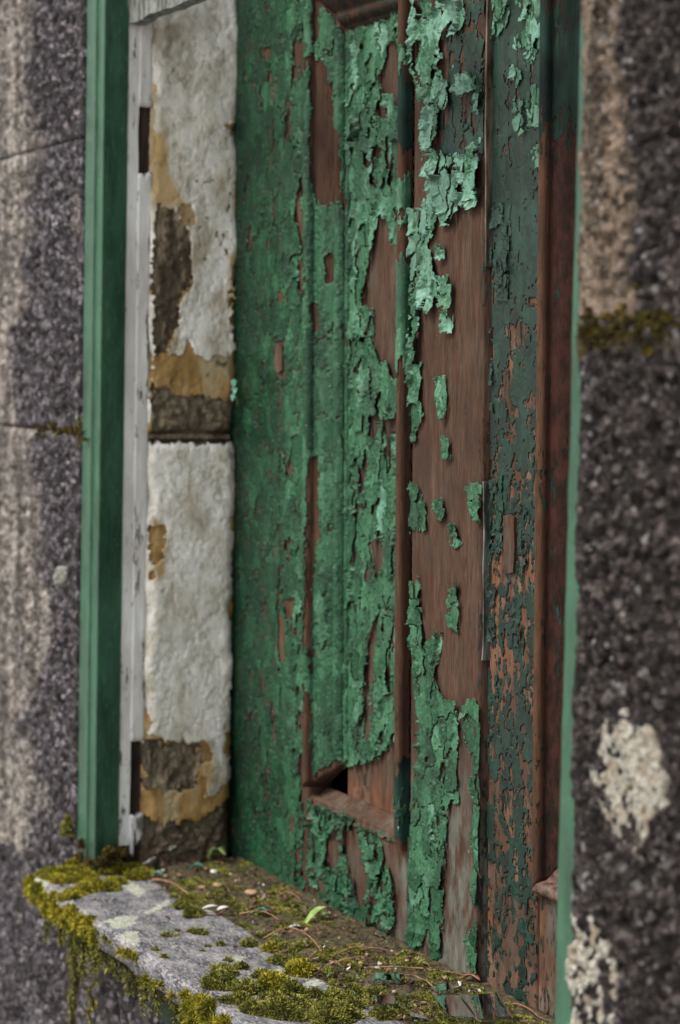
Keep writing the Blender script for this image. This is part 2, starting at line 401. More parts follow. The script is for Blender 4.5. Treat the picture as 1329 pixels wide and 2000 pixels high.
# ------------------------------------------------------------------ the wall, block by block
wall = empty('stone_wall', (0.5, 0.2, 0), 'old rough stone wall with dark stains around the shuttered window', 'wall')
def stone_block(a0, a1, z0, z1, face, depth, res, mat, rel, seed, attrfn=None, rnd=.010, side=-1, cx=None, ashift=None):
    """face 'Y': lies in the wall front (a = X); face 'X': lies in the reveal (a = Y, looks towards +X)"""
    na = max(3, int((a1-a0)/res)+1); nz = max(3, int((z1-z0)/res)+1)
    A, Z = np.meshgrid(np.linspace(a0, a1, na), np.linspace(z0, z1, nz))
    d = np.minimum(np.minimum(A-a0, a1-A), np.minimum(Z-z0, z1-Z))
    wob = (fbm(A*30, Z*30, seed+5, 3)-.5)*.012
    e = np.clip((rnd - d - wob)/rnd, 0, 1); edge = e*e*rnd*.9
    h = (fbm(A*14, Z*14, seed, 3)-.5)*rel*.9 + (fbm(A*70, Z*70, seed+1, 3)-.5)*rel*.7 + (fbm(A*155, Z*155, seed+6, 2)-.5)*rel*1.3 + (vn(A*270, Z*270, seed+2)-.5)*rel*.6 + (vn(A*420, Z*420, seed+8)-.5)*rel*.3
    h = h*(.30+.70*smooth(d, 0, .022)) - edge
    if callable(cx): h = h + cx(A, Z)
    Aj = A + (vn(A*300, Z*300, seed+3)-.5)*res*.5; Zj = Z + (vn(A*300, Z*300, seed+4)-.5)*res*.5
    inner = (d > res*.5)
    Aj = np.where(inner, Aj, A); Zj = np.where(inner, Zj, Z)
    if ashift is not None: Aj = Aj + ashift(Z)*(1-(A-a0)/(a1-a0))
    base = depth
    if face == 'Y': V = np.stack([Aj, base - h, Zj], -1).reshape(-1, 3)
    else: V = np.stack([base + h, Aj, Zj], -1).reshape(-1, 3)
    F = grid_faces(nz, na, flip=False)
    b = border_idx(nz, na)
    Vb = V[b].copy()
    if face == 'Y': Vb[:, 1] = base + .16
    else: Vb[:, 0] = base - .16
    n0 = len(V); k = np.arange(len(b)); k2 = (k+1) % len(b)
    S = np.stack([b[k], n0+k, n0+k2, b[k2]], 1)
    back = np.array([list(n0+k)[::-1]])
    at = attrfn(A, Z) if attrfn else {}
    attrs = {}
    for key in ('patina', 'mossy'):
        v = at.get(key, np.zeros_like(A))
        v = np.broadcast_to(v, A.shape).ravel()
        attrs[key] = np.concatenate([v, v[b]])
    return obj('stone_block', np.concatenate([V, Vb]), [F, S, back], mat, wall, attrs)

zj1 = onY(110, 281, -.004)[2]; zj2 = onY(115, 842, -.004)[2]; zj3 = onY(1220, 622, -.012)[2]
XL = -.068
def att_left(A, Z):
    xb = -.250 + (fbm(Z*9, Z*0+3, 21, 5)-.5)*.20 + np.where(Z < zj2, .045, 0)
    p = smooth(A, xb-.09, xb+.07)*.72 + .5*(fbm(A*9, Z*5, 77, 4)-.42)
    p = np.where(Z < ZS-.03, .75, p)
    j = np.exp(-np.abs(Z-zj2)/.007)*(A > -.3)*1.0 + np.exp(-np.abs(Z-zj1)/.004)*.3
    gap = smooth(A, XL-.03, XL)*.50
    under = smooth(-Z, -(ZS-.02), -(ZS-.06))*smooth(A, -.16, -.06)*.35
    return {'patina': p+.1, 'mossy': np.clip(j*.75+gap+under, 0, 1)}
cut = lambda z: (z-.0015, z+.0015)
left_z = [(ZS-.62, ZS-.21), (ZS-.208, zj2-.001), (zj2+.001, zj1-.0012), (zj1+.0012, zj1+.55)]
for i, (a, b) in enumerate(left_z):
    stone_block(-.62, XL, a, b, 'Y', -.004, .0036, M_STONE_L, .009, 40+i*9, att_left, rnd=.004)
XR = SX((0, 0))*0 + 1.020
def edge_r(A, Z):
    return 0*A
xr_t = onY(1141, 0, -.010)[0]; xr_b = onY(1117, 2000, -.010)[0]
zr_t = onY(1141, 0, -.010)[2]; zr_b = onY(1117, 2000, -.010)[2]
XRL = (xr_t+xr_b)/2
def att_right(A, Z):
    top = Z > zj3
    xs = onY(1262, 300, -.01)[0]
    lim = xs + (fbm(Z*12, Z*0+1, 33, 5)-.5)*.07
    p = np.where(top, smooth(A, lim-.03, lim+.035)*.80+.16+.5*(fbm(A*22, Z*14, 78, 4)-.42), .95)
    t2 = smooth(Z, zj3-.10, zj3-.01)*(~top)
    p = p - .35*t2*(1-smooth(A, XRL+.02, XRL+.07))
    j = np.exp(-np.abs(Z-(zj3-.018))/.022)*.62
    ed = (1-smooth(A, XRL, XRL+.012))*.45
    return {'patina': p, 'mossy': np.clip(j+ed, 0, .8)}
def bulge_r(A, Z):
    return 0*A
right_z = [(ZS-.62, ZS-.21), (ZS-.208, zj3-.0005), (zj3+.0005, zj3+.62)]
for i, (a, b) in enumerate(right_z):
    stone_block(XRL-.001, 1.52, a, b, 'Y', -.010, .0026 if i else .006, M_STONE_R, .0085, 140+i*9, att_right, rnd=.004, ashift=lambda Z: np.interp(Z, [zr_b, zr_t], [xr_b, xr_t])-XRL-.0035)
# the rest of the wall, coarser
att_far = lambda A, Z: {'patina': .35+.75*(Z < ZS)*(A > -.1)*(A < 1.02)+0*A, 'mossy': .15+.35*(Z < ZS)*(A > -.1)*(A < 1.02)+0*A}
def course(x0, x1, z0, z1, n, seed):
    random.seed(seed); xs = [x0] + sorted(x0+(x1-x0)*(k+random.uniform(-.2, .2))/n for k in range(1, n)) + [x1]
    for k in range(n): stone_block(xs[k]+.003, xs[k+1]-.003, z0, z1, 'Y', -.004, .014, M_STONE_L, .016, seed*7+k, att_far)
course(-2.6, -.62, .003, ZS-.623, 4, 3); course(-2.6, -.62, ZS-.62, ZS-.21, 3, 4); course(-2.6, -.62, ZS-.208, zj2-.004, 4, 5)
course(-2.6, -.62, zj2+.003, zj1-.0012, 3, 6); course(-2.6, -.62, zj1+.0012, ZTOP-.003, 4, 7)
course(-.62, 1.52, .003, ZS-.623, 4, 8)
course(-.066, XRL, ZS-.62, ZS-.21, 2, 18)
course(XL*0-.066, XRL-.004, ZS-.206, ZS-.034, 2, 19)
course(-.62, XL, zj1+.553, ZTOP-.003, 1, 20); course(XRL, 1.52, zj3+.623, ZTOP-.003, 1, 21)
course(1.52, 3.6, .003, ZS-.623, 4, 9); course(1.52, 3.6, ZS-.62, ZS-.21, 3, 10); course(1.52, 3.6, ZS-.208, zj3-.003, 3, 11); course(1.52, 3.6, zj3+.003, zj3+.62, 3, 12); course(1.52, 3.6, zj3+.623, ZTOP-.003, 3, 22)
course(-2.6, 3.6, ZTOP, ZTOP+.42, 6, 13); course(-2.6, 3.6, ZTOP+.423, ZTOP+.85, 8, 14)
# the body of the wall behind the facing, left, right, below and above the opening
V = []; F = []
for (x0, x1, z0, z1) in ((-2.6, -.10, .002, ZTOP+.85), (1.20, 3.6, .002, ZTOP+.85), (-.10, 1.20, .002, ZS-.036), (-.10, 1.20, ZTOP+.02, ZTOP+.85)):
    v, f = box_vf(x0, x1, .13, .50, z0, z1); F.append(f+len(V)*8 if False else f+8*(len(V))); V.append(v)
obj('wall_core', np.concatenate(V), np.concatenate(F), M_CORE, wall, smooth_sh=False)
v, f = box_vf(-.10, 1.20, .30, .32, ZS-.04, ZTOP+.02)
obj('dark_backing', v, f, M_CORE, wall, smooth_sh=False)

# ------------------------------------------------------------------ flaking coats: plates of paint with free, lifted edges
def cell_edge(uw, vw, seed):
    iu, iv = np.floor(uw), np.floor(vw); f1 = np.full(uw.shape, 9.); f2 = np.full(uw.shape, 9.)
    for a in (-1, 0, 1):
        for b in (-1, 0, 1):
            ci, cj = iu+a, iv+b
            d = np.hypot(uw-(ci+.5+(_h(ci, cj, seed)-.5)*.95), vw-(cj+.5+(_h(ci, cj, seed+1)-.5)*.95))
            nb = d < f1; f2 = np.where(nb, f1, np.minimum(f2, d)); f1 = np.where(nb, d, f1)
    return f2-f1
def flake_plates(map3d, u0, u1, v0, v1, du, dv, present, cell, lift, tilt, curl, bond, seed, tone, thick=.0004, wrinkle=.0004, warp=1.0, groove=.0003, bias=.0, crackle=None):
    nu = int((u1-u0)/du)+1; nv = int((v1-v0)/dv)+1
    U, Vv = np.meshgrid(np.linspace(u0, u1, nu), np.linspace(v0, v1, nv))
    cu, cv = cell
    uw = U/cu + ((fbm(U*110, Vv*110, seed, 3)-.5)*1.0 + (fbm(U*35, Vv*35, seed+2, 2)-.5)*.8)*warp
    vw = Vv/cv + ((fbm(U*110, Vv*110, seed+1, 3)-.5)*1.0 + (fbm(U*35, Vv*25, seed+3, 2)-.5)*.8)*warp
    iu, iv = np.floor(uw), np.floor(vw)
    f1 = np.full(U.shape, 9.); f2 = np.full(U.shape, 9.); cid = np.zeros(U.shape, np.int64); sv = np.zeros(U.shape); su = np.zeros(U.shape)
    for a in (-1, 0, 1):
        for b in (-1, 0, 1):
            ci, cj = iu+a, iv+b
            pu = ci+.5+(_h(ci, cj, seed+11)-.5)*.9; pv = cj+.5+(_h(ci, cj, seed+12)-.5)*.9
            d = np.hypot(uw-pu, vw-pv)
            k = (ci.astype(np.int64)+500)*100003 + cj.astype(np.int64)+50000
            nb = d < f1
            f2 = np.where(nb, f1, np.minimum(f2, d)); f1 = np.where(nb, d, f1)
            cid = np.where(nb, k, cid); sv = np.where(nb, pv, sv); su = np.where(nb, pu, su)
    e = f2-f1
    cc = cid % 100003
    rc = lambda s: _h(cid // 100003, cc, seed+s)
    pres = present(U, Vv) + bias + (rc(31)-.5)*.006 + (fbm(U*260, Vv*200, seed+7, 3)-.5)*.0075
    P = pres > 0
    lf = lift(U, Vv) if callable(lift) else lift
    tl = tilt(U, Vv) if callable(tilt) else tilt
    cl = curl(U, Vv) if callable(curl) else curl
    bd = bond(U, Vv) if callable(bond) else bond+0*U
    near = np.exp(-np.clip(pres, 0, 1)/.006)             # close to bare wood everything lifts more
    h = thick + rc(41)**2*lf + np.clip(.5-(vw-sv), 0, 1.3)*rc(42)*tl*(.45+.9*near) + (uw-su)*(rc(43)-.5)*tl*.45
    h = h + cl*rc(44)*np.exp(-e/.10)*.45 + near*cl*1.3*rc(46) + (fbm(U*95, Vv*60, seed+9, 3)-.5)*wrinkle*2.6
    h = h - groove*np.exp(-e/.07)
    crk = 0
    if crackle:
        wu = (fbm(U*240, Vv*240, seed+91, 3)-.5)*1.3; wv = (fbm(U*240, Vv*240, seed+92, 3)-.5)*1.3
        e2 = cell_edge(U/crackle[0]+wu, Vv/crackle[1]+wv, seed+93)
        some = smooth(fbm(U*30, Vv*22, seed+94, 3), .40, .56)
        crk = np.exp(-e2/.07)*some
        h = h - crk*.0012 + (vn(U/crackle[0]+wu, Vv/crackle[1]+wv, seed+95)-.5)*.0007*some
    h = np.maximum(h, .0003)
    Uj = U + (_h(np.floor(U/du+.5), np.floor(Vv/dv+.5), seed+51)-.5)*du*.55
    Vj = Vv + (_h(np.floor(U/du+.5), np.floor(Vv/dv+.5), seed+52)-.5)*dv*.55
    top = map3d(Uj, Vj, h).reshape(-1, 3); bot = map3d(Uj, Vj, np.maximum(h-thick, .0001)).reshape(-1, 3)
    q = grid_faces(nv, nu)
    Pf = P.ravel(); C = cid.ravel()
    ok = Pf[q].all(1)
    q = q[ok]
    ids = C[q]
    lo, hi = ids.min(1), ids.max(1)
    B = bd.ravel()[q[:, 0]]
    mixed = lo != hi
    keep = ~mixed | (_h(lo % 9973, hi % 9967, seed+61) < B)
    q, ids, lo, hi, mixed = q[keep], ids[keep], lo[keep], hi[keep], mixed[keep]
    # plates: what hangs together
    lb = np.arange(len(top))
    for _ in range(400):
        m = lb[q].min(1); new = lb.copy()
        np.minimum.at(new, q.ravel(), np.repeat(m, 4)); new = new[new]; new = new[new]
        if (new == lb).all(): break
        lb = new
    lab = lb[q[:, 0]]
    tn = tone(U, Vv) + (rc(71)-.5)*.46 + (rc(72) > .84)*.18 - crk*.55
    return dict(top=top, bot=bot, q=q, lab=lab, tone=tn.ravel())
def plate_mesh_data(d, sel):
    q = d['q'][sel]; N = len(d['top'])
    e = np.concatenate([q[:, [0, 1]], q[:, [1, 2]], q[:, [2, 3]], q[:, [3, 0]]])
    key = e[:, 0].astype(np.int64)*N+e[:, 1]; rev = e[:, 1].astype(np.int64)*N+e[:, 0]
    bnd = e[~np.isin(key, rev)]
    sk = np.stack([bnd[:, 1], bnd[:, 0], bnd[:, 0]+N, bnd[:, 1]+N], 1)
    allq = np.concatenate([q, sk])
    us, inv = np.unique(allq, return_inverse=True)
    A = np.concatenate([d['top'], d['bot']])
    T = np.concatenate([d['tone'], d['tone']-.15])
    return A[us], inv.reshape(-1, 4), T[us]
def add_flakes(d, parent, quota, rest, name='paint_flake', mat=None, minq=30):
    labs, cnt = np.unique(d['lab'], return_counts=True)
    order = labs[np.argsort(-cnt)]; cs = np.sort(cnt)[::-1]
    big = [l for l, c in zip(order[:quota], cs[:quota]) if c >= minq]
    srt = np.argsort(d['lab'], kind='stable'); sl = d['lab'][srt]
    for l in big:
        a, b = np.searchsorted(sl, l), np.searchsorted(sl, l, 'right')
        V, F, T = plate_mesh_data(d, srt[a:b])
        obj(name, V, F, mat or M_PAINT, parent, {'tone': T})
    m = ~np.isin(d['lab'], big)
    if m.any(): rest.append(plate_mesh_data(d, np.where(m)[0])+(mat or M_PAINT,))
def rest_part(rest, parent, name='small_paint_flakes', mat=None):
    if not rest: return
    n = 0; Vs, Fs, Ts = [], [], []
    for V, F, T, _ in rest:
        Vs.append(V); Fs.append(F+n); Ts.append(T); n += len(V)
    o = obj(name, np.concatenate(Vs), np.concatenate(Fs), mat or M_PAINT, parent, {'tone': np.concatenate(Ts)})
    tag(o, kind='stuff')

# ------------------------------------------------------------------ the plastered reveal on the left
XP = -.016
def rv(x, y): p = onX(x, y, XP); return (p[1], p[2])
yr0, yr1 = .060, .176
def rvz(y): return onX(385, y, XP)[2]
zg1, zg2, zg3 = rvz(264), rvz(848), rvz(858)
att_rev = lambda A, Z: {'patina': .10+.40*smooth(-Z, -(ZS+.10), -(ZS+.02))+0*A, 'mossy': .10+.42*smooth(-Z, -(ZS+.10), -ZS)+0*A}
rev_blocks = [(zg2, ZTOP-.003), (ZS-.03, zg3)]
back_notch = lambda A, Z: -.010*np.exp(-((A-yr1)**2/.018**2+((Z-zg1)**2)/.012**2)) - .012*np.exp(-((A-yr1)**2/.016**2+((Z-(zg2+zg3)/2)**2)/.014**2))
Bst = [stone_block(yr0, yr1, a, b, 'X', XP, .0026, M_STONE_P, .007, 240+i*5, att_rev, rnd=.013, cx=back_notch) for i, (a, b) in enumerate(rev_blocks)]
mo = stone_block(yr0+.001, yr1-.009, zg2-.006, zg3+.006, 'X', XP+.0035, .0022, M_TANM, .006, 290, None, rnd=.004); mo.name = 'joint_mortar'
v, f = box_vf(-.17, XP-.03, yr0+.004, yr1-.012, ZS-.02, ZTOP-.004)
obj('backing_mortar', v, f, M_TANM, wall, smooth_sh=False)
W_bare = [[(298, 395), (318, 400), (346, 408), (345, 425), (362, 440), (370, 490), (372, 560), (352, 578), (345, 600), (345, 635), (330, 680), (295, 690)],
          [(295, 672), (318, 680), (330, 690), (350, 690), (362, 660), (372, 668), (385, 690), (408, 700), (415, 690), (463, 692), (463, 860), (295, 860)],
          [(440, 248), (470, 232), (470, 262), (452, 258)],
          [(290, 1030), (318, 1033), (318, 1090), (300, 1110), (298, 1130), (290, 1130)],
          [(280, 1435), (330, 1442), (352, 1448), (408, 1450), (410, 1470), (392, 1500), (405, 1540), (380, 1620), (270, 1690), (275, 1560)],
          [(448, 520), (465, 500), (465, 680), (455, 640)], [(400, 1560), (470, 1500), (470, 1700), (300, 1700)],
          [(345, 395), (372, 410), (380, 440), (362, 442), (345, 415)]]
O_bare = [[(446, 248), (470, 236), (470, 258), (454, 255)],
          [(298, 395), (318, 400), (346, 408), (345, 425), (362, 440), (370, 490), (372, 560), (352, 578), (345, 600), (345, 635), (330, 680), (295, 690)],
          [(295, 748), (330, 765), (360, 772), (385, 765), (420, 778), (463, 792), (463, 870), (290, 870)],
          [(280, 1440), (385, 1455), (388, 1490), (375, 1535), (330, 1545), (275, 1540)], [(270, 1590), (330, 1610), (400, 1600), (470, 1540), (470, 1700), (265, 1700)]]
Wp = [[rv(*p) for p in q] for q in W_bare]; Op = [[rv(*p) for p in q] for q in O_bare]
def coat(i, polys, base, seed, name, mat, amp):
    a, b = rev_blocks[i]; b = min(b, ZC+.60); a = max(a, ZS+.0)
    def m3(U, V_, h):
        d = np.minimum(np.minimum(U-yr0, yr1-U), np.minimum(V_-a, b-V_))
        if i == 0: d = np.minimum(np.minimum(U-yr0+.004, yr1-U), V_-a)
        rn = .015
        e_ = np.clip((rn-d-(fbm(U*30, V_*30, seed, 3)-.5)*.012)/rn, 0, 1)
        sw = (fbm(U*14, V_*14, 7, 3)-.5)*.008 + (fbm(U*45, V_*45, 8, 3)-.5)*.0014 + back_notch(U, V_)
        return np.stack([XP + base + sw - e_*e_*.010 + h, U, V_], -1)
    def pres(U, V_):
        s = -sdfs(polys, U, V_)
        s = np.minimum(np.minimum(s, .03), ((b-V_) if i == 1 else (V_-a))-.003+(fbm(U*55, V_*55, seed+6, 3)-.45)*.016)
        s = np.minimum(s, yr1-U-.001+(fbm(U*50, V_*50, seed+8, 4)-.40)*.012)
        return s + (fbm(U*120, V_*120, seed+3, 4)-.5)*amp*(1+2.2*smooth(-V_, -(ZS+.22), -(ZS+.10)))
    def tone(U, V_): return smooth(-V_, -(ZS+.22), -(ZS+.04))*.7 + .75*(1-smooth(U, yr0, yr0+.05))*smooth(V_, ZC+.0, ZC+.4) + .25*np.exp(-np.abs(V_-zg3)/.03)
    d = flake_plates(m3, yr0+.002, yr1-.002, a+.002, b-.002, .0016, .0016, pres, (.05, .09), .0006, .0004, .0007, 1.1, seed, tone, thick=.0020, wrinkle=.0002, groove=.0016)
    V, F, T = plate_mesh_data(d, np.arange(len(d['q'])))
    return obj(name, V, F, mat, Bst[i], {'dirt': np.clip(T, 0, 1), 'tone': T, 'stain': stain(V[:, 1], V[:, 2])})
st_poly = [[rv(*p) for p in q] for q in ([(296, 250), (325, 262), (330, 330), (360, 400), (385, 430), (370, 450), (340, 410), (296, 400)], [(440, 500), (470, 480), (470, 690), (450, 650)], [(296, 1010), (325, 1020), (322, 1120), (296, 1140)], [(270, 1470), (400, 1440), (420, 1480), (400, 1600), (270, 1640)])]
def stain(Y_, Z_): return smooth(sdfs(st_poly, Y_, Z_), -.014, .012)
for i in range(2):
    coat(i, Op, .0018, 300+i, 'ochre_coat', M_OCHRE, .006)
    coat(i, Wp, .0040, 320+i, 'plaster_coat', M_PLASTER, .006)

# ------------------------------------------------------------------ shutters
HUGE = ZC+.50
LM0 = SX((608, 0), (599, 1750)); RM1 = SX((803, 0), (791, 1640)); LE = SX((945, 0), (936, 1900))
B2 = SX((1070, 100), (1048, 1700), dep=.007)
ZLED = onS(690, 1582)[1]; ZPT = onS(745, 22)[1]
ZB = ZS+.004; ZT = ZTOP-.01
print('seams', LM0, RM1, LE, B2, ZLED-ZC, ZPT-ZC)
def P(pts, dep=0.0): return [onS(x, y, dep) for x, y in pts]
def slab(name, x0, x1, z0, z1, dep, thick, parent, attrfn=None, res=.004, seed=0, mat=None):
    nx = max(3, int((x1-x0)/res)+1); nz = max(3, int(((min(z1, HUGE))-z0)/res)+1)
    zz = np.linspace(z0, min(z1, HUGE), nz)
    if z1 > HUGE: zz = np.append(zz, z1); nz += 1
    A, Z = np.meshgrid(np.linspace(x0, x1, nx), zz)
    d = np.minimum(A-x0, x1-A)
    h = (fbm(A*60, Z*4, seed, 3)-.5)*.0014 - np.clip((.0022-d)/.0022, 0, 1)**2*.0016
    Y = YS(Z)+dep-h
    V = np.stack([A, Y, Z], -1).reshape(-1, 3); b = border_idx(nz, nx)
    Vb = V[b].copy(); Vb[:, 1] = YS(Vb[:, 2])+dep+thick
    n0 = len(V); k = np.arange(len(b)); k2 = (k+1) % len(b)
    at = attrfn(A, Z) if attrfn else {}
    attrs = {}
    for key in ('old', 'orange', 'grey', 'red'):
        vv = np.broadcast_to(at.get(key, 0.0*A), A.shape).ravel(); attrs[key] = np.clip(np.concatenate([vv, vv[b]]), 0, 1)
    return obj(name, np.concatenate([V, Vb]), [grid_faces(nz, nx), np.stack([b[k], n0+k, n0+k2, b[k2]], 1), np.array([list(n0+k)[::-1]])], mat or M_WOOD, parent, attrs)
PROF = [(0, .004), (0, -.0045), (.0015, -.0075), (.0045, -.009), (.0085, -.009), (.0115, -.0072), (.013, -.004), (.0135, .000), (.017, .0020), (.023, .0025), (.028, .005), (.033, .0095),
        (.0365, .0125), (.038, .0135), (.0395, .0115), (.043, .0105), (.047, .012), (.050, .016), (.051, .0195), (.0525, .0185), (.055, .0195), (.057, .024)]
PW_ = .057; PDEP = .023
pr = np.array(PROF); seg = np.hypot(*np.diff(pr, axis=0).T); arc = np.concatenate([[0], np.cumsum(seg)])
def prof_at(s):
    w = np.interp(s, arc, pr[:, 0]); y = np.interp(s, arc, pr[:, 1])
    e_ = .0012
    dw = np.interp(s+e_, arc, pr[:, 0])-np.interp(s-e_, arc, pr[:, 0]); dy = np.interp(s+e_, arc, pr[:, 1])-np.interp(s-e_, arc, pr[:, 1])
    L = np.hypot(dw, dy)+1e-9
    return w, y, -(-dy/L), -(dw/L)     # normal pointing out (towards -Y)
def moulding(name, xo, sgn, z0fn, z1fn, dep, parent, attrfn=None):
    """upright moulding; xo = outer edge, sgn +1 when its inner side lies towards +X"""
    s = np.linspace(0, arc[-1], 44); n = 200
    w, y, nw, ny = prof_at(s)
    t = np.linspace(0, 1, n)[:, None]
    z0 = z0fn(w)[None, :]; z1 = z1fn(w)[None, :]
    Z = z0+(z1-z0)*t
    X = np.broadcast_to(xo+sgn*w, Z.shape); Y = YS(Z)+dep+y
    V = np.stack([X, Y, Z], -1).reshape(-1, 3)
    F = grid_faces(n, 44, flip=(sgn < 0))
    # solid end and back
    b = border_idx(n, 44); Vb = V[b].copy(); Vb[:, 1] = YS(Vb[:, 2])+dep+.0235
    n0 = len(V); k = np.arange(len(b)); k2 = (k+1) % len(b)
    S = np.stack([b[k], n0+k, n0+k2, b[k2]], 1)
    at = attrfn(X, Z) if attrfn else {}
    attrs = {}
    for key in ('old', 'orange', 'grey', 'red'):
        vv = np.broadcast_to(at.get(key, 0.0*X), X.shape).ravel(); attrs[key] = np.clip(np.concatenate([vv, vv[b]]), 0, 1)
    return obj(name, np.concatenate([V, Vb]), [F, S], M_WOOD, parent, attrs)
def hmoulding(name, x0, x1, zo, sgn, dep, parent):
    """level moulding; zo = outer edge, sgn -1 when its inner side lies below; mitred ends"""
    s = np.linspace(0, arc[-1], 36); w, y, _, _ = prof_at(s); n = 30
    t = np.linspace(0, 1, n)[:, None]
    X = (x0+w)[None, :]+((x1-w)-(x0+w))[None, :]*t
    Z = np.broadcast_to(zo+sgn*w, X.shape); Y = YS(Z)+dep+y
    V = np.stack([X, Y, Z], -1).reshape(-1, 3)
    b = border_idx(n, 36); Vb = V[b].copy(); Vb[:, 1] = YS(Vb[:, 2])+dep+.0235
    n0 = len(V); k = np.arange(len(b)); k2 = (k+1) % len(b)
    z = np.zeros(len(V)+len(Vb))
    return obj(name, np.concatenate([V, Vb]), [grid_faces(n, 36), np.stack([b[k], n0+k, n0+k2, b[k2]], 1)], M_WOOD, parent, {'old': z+.45, 'orange': z, 'grey': z})

leaf1 = empty('shutter_leaf', (LM0, YS(ZB), ZB), 'panelled shutter leaf with peeling bright green paint beside the white plaster', 'shutter')
leaf2 = empty('shutter_leaf', (B2, YS(ZB), ZB), 'darker shutter leaf with worn brown wood beside the rough right stone', 'shutter')

E_dark = [P([(868, 60), (882, 10), (935, 0), (945, 0), (945, 300), (935, 300), (900, 312), (865, 305), (850, 280), (862, 190), (880, 140)])]
def att_E(A, Z):
    s = 0*A
    low = smooth(-Z, -(ZC-.33), -(ZC-.48))
    ed = smooth(A, LE-.012, LE-.003)*.32
    return {'old': np.clip(.20+.06*low+ed*.6+s, 0, 1), 'grey': .07+.62*low, 'orange': .1+0*A}
att_plain = lambda A, Z: {'old': .10+0*A, 'orange': .22+0*A, 'grey': .1+0*A}
dark_bits = [P([(700, 560), (790, 560), (790, 720), (740, 700)], .02)]
att_panel = lambda A, Z: {'old': .12+.25*smooth(-Z, -(ZLED+.10), -(ZLED+.03)), 'orange': .10+.55*smooth(-Z, -(ZLED+.05), -(ZLED+.0))+0*A, 'grey': .12+0*A}
A_ = slab('stile', -.06, LM0-.0012, ZB, ZT, 0, .03, leaf1, att_plain, seed=1)
E_ = slab('stile', RM1+.0062, LE, ZB, ZT, .001, .03, leaf1, att_E, seed=2)
F_ = slab('bottom_rail', LM0+.0008, RM1+.0008, ZB+.002, ZLED-.005, .0012, .028, leaf1, lambda A, Z: {'old': .10+0*A, 'orange': .15+0*A, 'grey': .18+.5*smooth(A, RM1-.03, RM1)}, seed=3)
C_ = slab('panel', LM0+.051, RM1-.02, ZLED-.01, ZPT+.09, PDEP, .012, leaf1, att_panel, seed=4)
ZTO = ZPT+PW_*.95
slab('middle_rail', LM0+.0008, RM1+.0008, ZTO+.002, ZTO+.16, .0012, .028, leaf1, att_plain, seed=5)
slab('panel', LM0+.0008, RM1+.0008, ZTO+.162, ZT, .012, .012, leaf1, att_plain, res=.02, seed=6)
hmoulding('moulding', LM0, RM1, ZTO, -1, 0, leaf1)
def zrange(x, *ys): return [onS(x, y)[1] for y in ys]
bead_dark = lambda A, Z0: (lambda Z: np.maximum.reduce([smooth(Z, b_, b_+.01)*smooth(-Z, -a_, -a_+.01) for a_, b_ in (zrange(795, 125, 285), zrange(795, 1490, 1625))]))(Z0+(fbm(A*420, Z0*60, 6, 3)-.5)*.06)
BL = moulding('moulding', LM0, 1, lambda w: ZLED+.004+w*.60, lambda w: ZTO-w, 0, leaf1, lambda A, Z: {'old': .30+0*A, 'orange': .10+0*A})
BR = moulding('moulding', RM1, -1, lambda w: ZLED-.020+w*.60, lambda w: ZTO-w, 0, leaf1, lambda A, Z: {'old': .30+.44*bead_dark(A, Z), 'orange': .16+0*A})
# the bare sloping strip under the panel
xs = np.linspace(LM0+.008, RM1-.006, 40); pv = [(-.001, ZLED-.016), (.001, ZLED-.010), (.012, ZLED-.002), (.020, ZLED+.004), (.0225, ZLED+.004), (.0225, ZLED-.016)]
V = np.array([[x, YS(z)+y, z+(vn(x*60, z*50, 4)-.5)*.0025] for x in xs for y, z in pv]); m_ = len(pv); F = []
for k in range(len(xs)-1):
    for j in range(m_): F.append((k*m_+j, k*m_+(j+1) % m_, (k+1)*m_+(j+1) % m_, (k+1)*m_+j))
z_ = np.zeros(len(V))
tag(obj('sloping_strip', V, [np.array(F), np.array([list(range(m_))[::-1], list(range((len(xs)-1)*m_, len(xs)*m_))])], M_WOOD, leaf1, {'old': z_+.15, 'orange': z_+.14, 'grey': z_+.25}, False), 'bare brown sloping strip below the panel')
# grey painted edge of the leaf where the two leaves meet
egd = bevel_box('edge_strip', LE+.0004, LE+.0022, .0015, .010, onS(940, 1290)[1], onS(940, 940)[1], M_EDGE, leaf1, b=.0004, jag=.0026)
for vtx in egd.data.vertices: vtx.co.y += YS(vtx.co.z+ZB)-YS(ZB)+YS(ZB)-YS(ZB) + YS(vtx.co.z+ZB)*0
for vtx in egd.data.vertices: vtx.co.y += YS(ZB)
egt = bevel_box('edge_strip', LE+.0004, LE+.0030, .001, .010, onS(945, 520)[1], ZC+.5, M_EDGE2, leaf1, b=.0004, jag=.002)
for vtx in egt.data.vertices: vtx.co.y += YS(vtx.co.z+ZB)

flat = lambda dep: (lambda U, V_, h: np.stack([U, YS(V_)+dep-h, V_], -1))
rest1, rest2 = [], []
# left stile: a nearly whole skin, cracked, with bites
A_bare = [P(q) for q in ([(574, 82), (594, 80), (598, 115), (580, 120)], [(574, 128), (581, 125), (582, 152), (576, 150)], [(592, 110), (602, 105), (606, 185), (598, 185)], [(582, 415), (600, 408), (607, 450), (600, 480), (590, 470)],
    [(585, 505), (600, 510), (600, 565), (590, 558)], [(538, 668), (558, 666), (558, 732), (540, 730)], [(546, 1205), (556, 1208), (557, 1290), (548, 1288)],
    [(556, 1176), (578, 1170), (575, 1200), (562, 1205)], [(508, 95), (530, 95), (525, 112), (512, 112)], [(586, 345), (600, 340), (602, 385), (592, 380)], [(545, 560), (553, 560), (553, 585), (546, 583)],
    [(560, 1050), (572, 1055), (566, 1090), (558, 1075)], [(590, 1480), (610, 1480), (608, 1780), (598, 1780)])]
A_crack = [P([(548, 740), (550, 740), (551, 1000), (549, 1290), (546, 1290), (546, 1000)])]
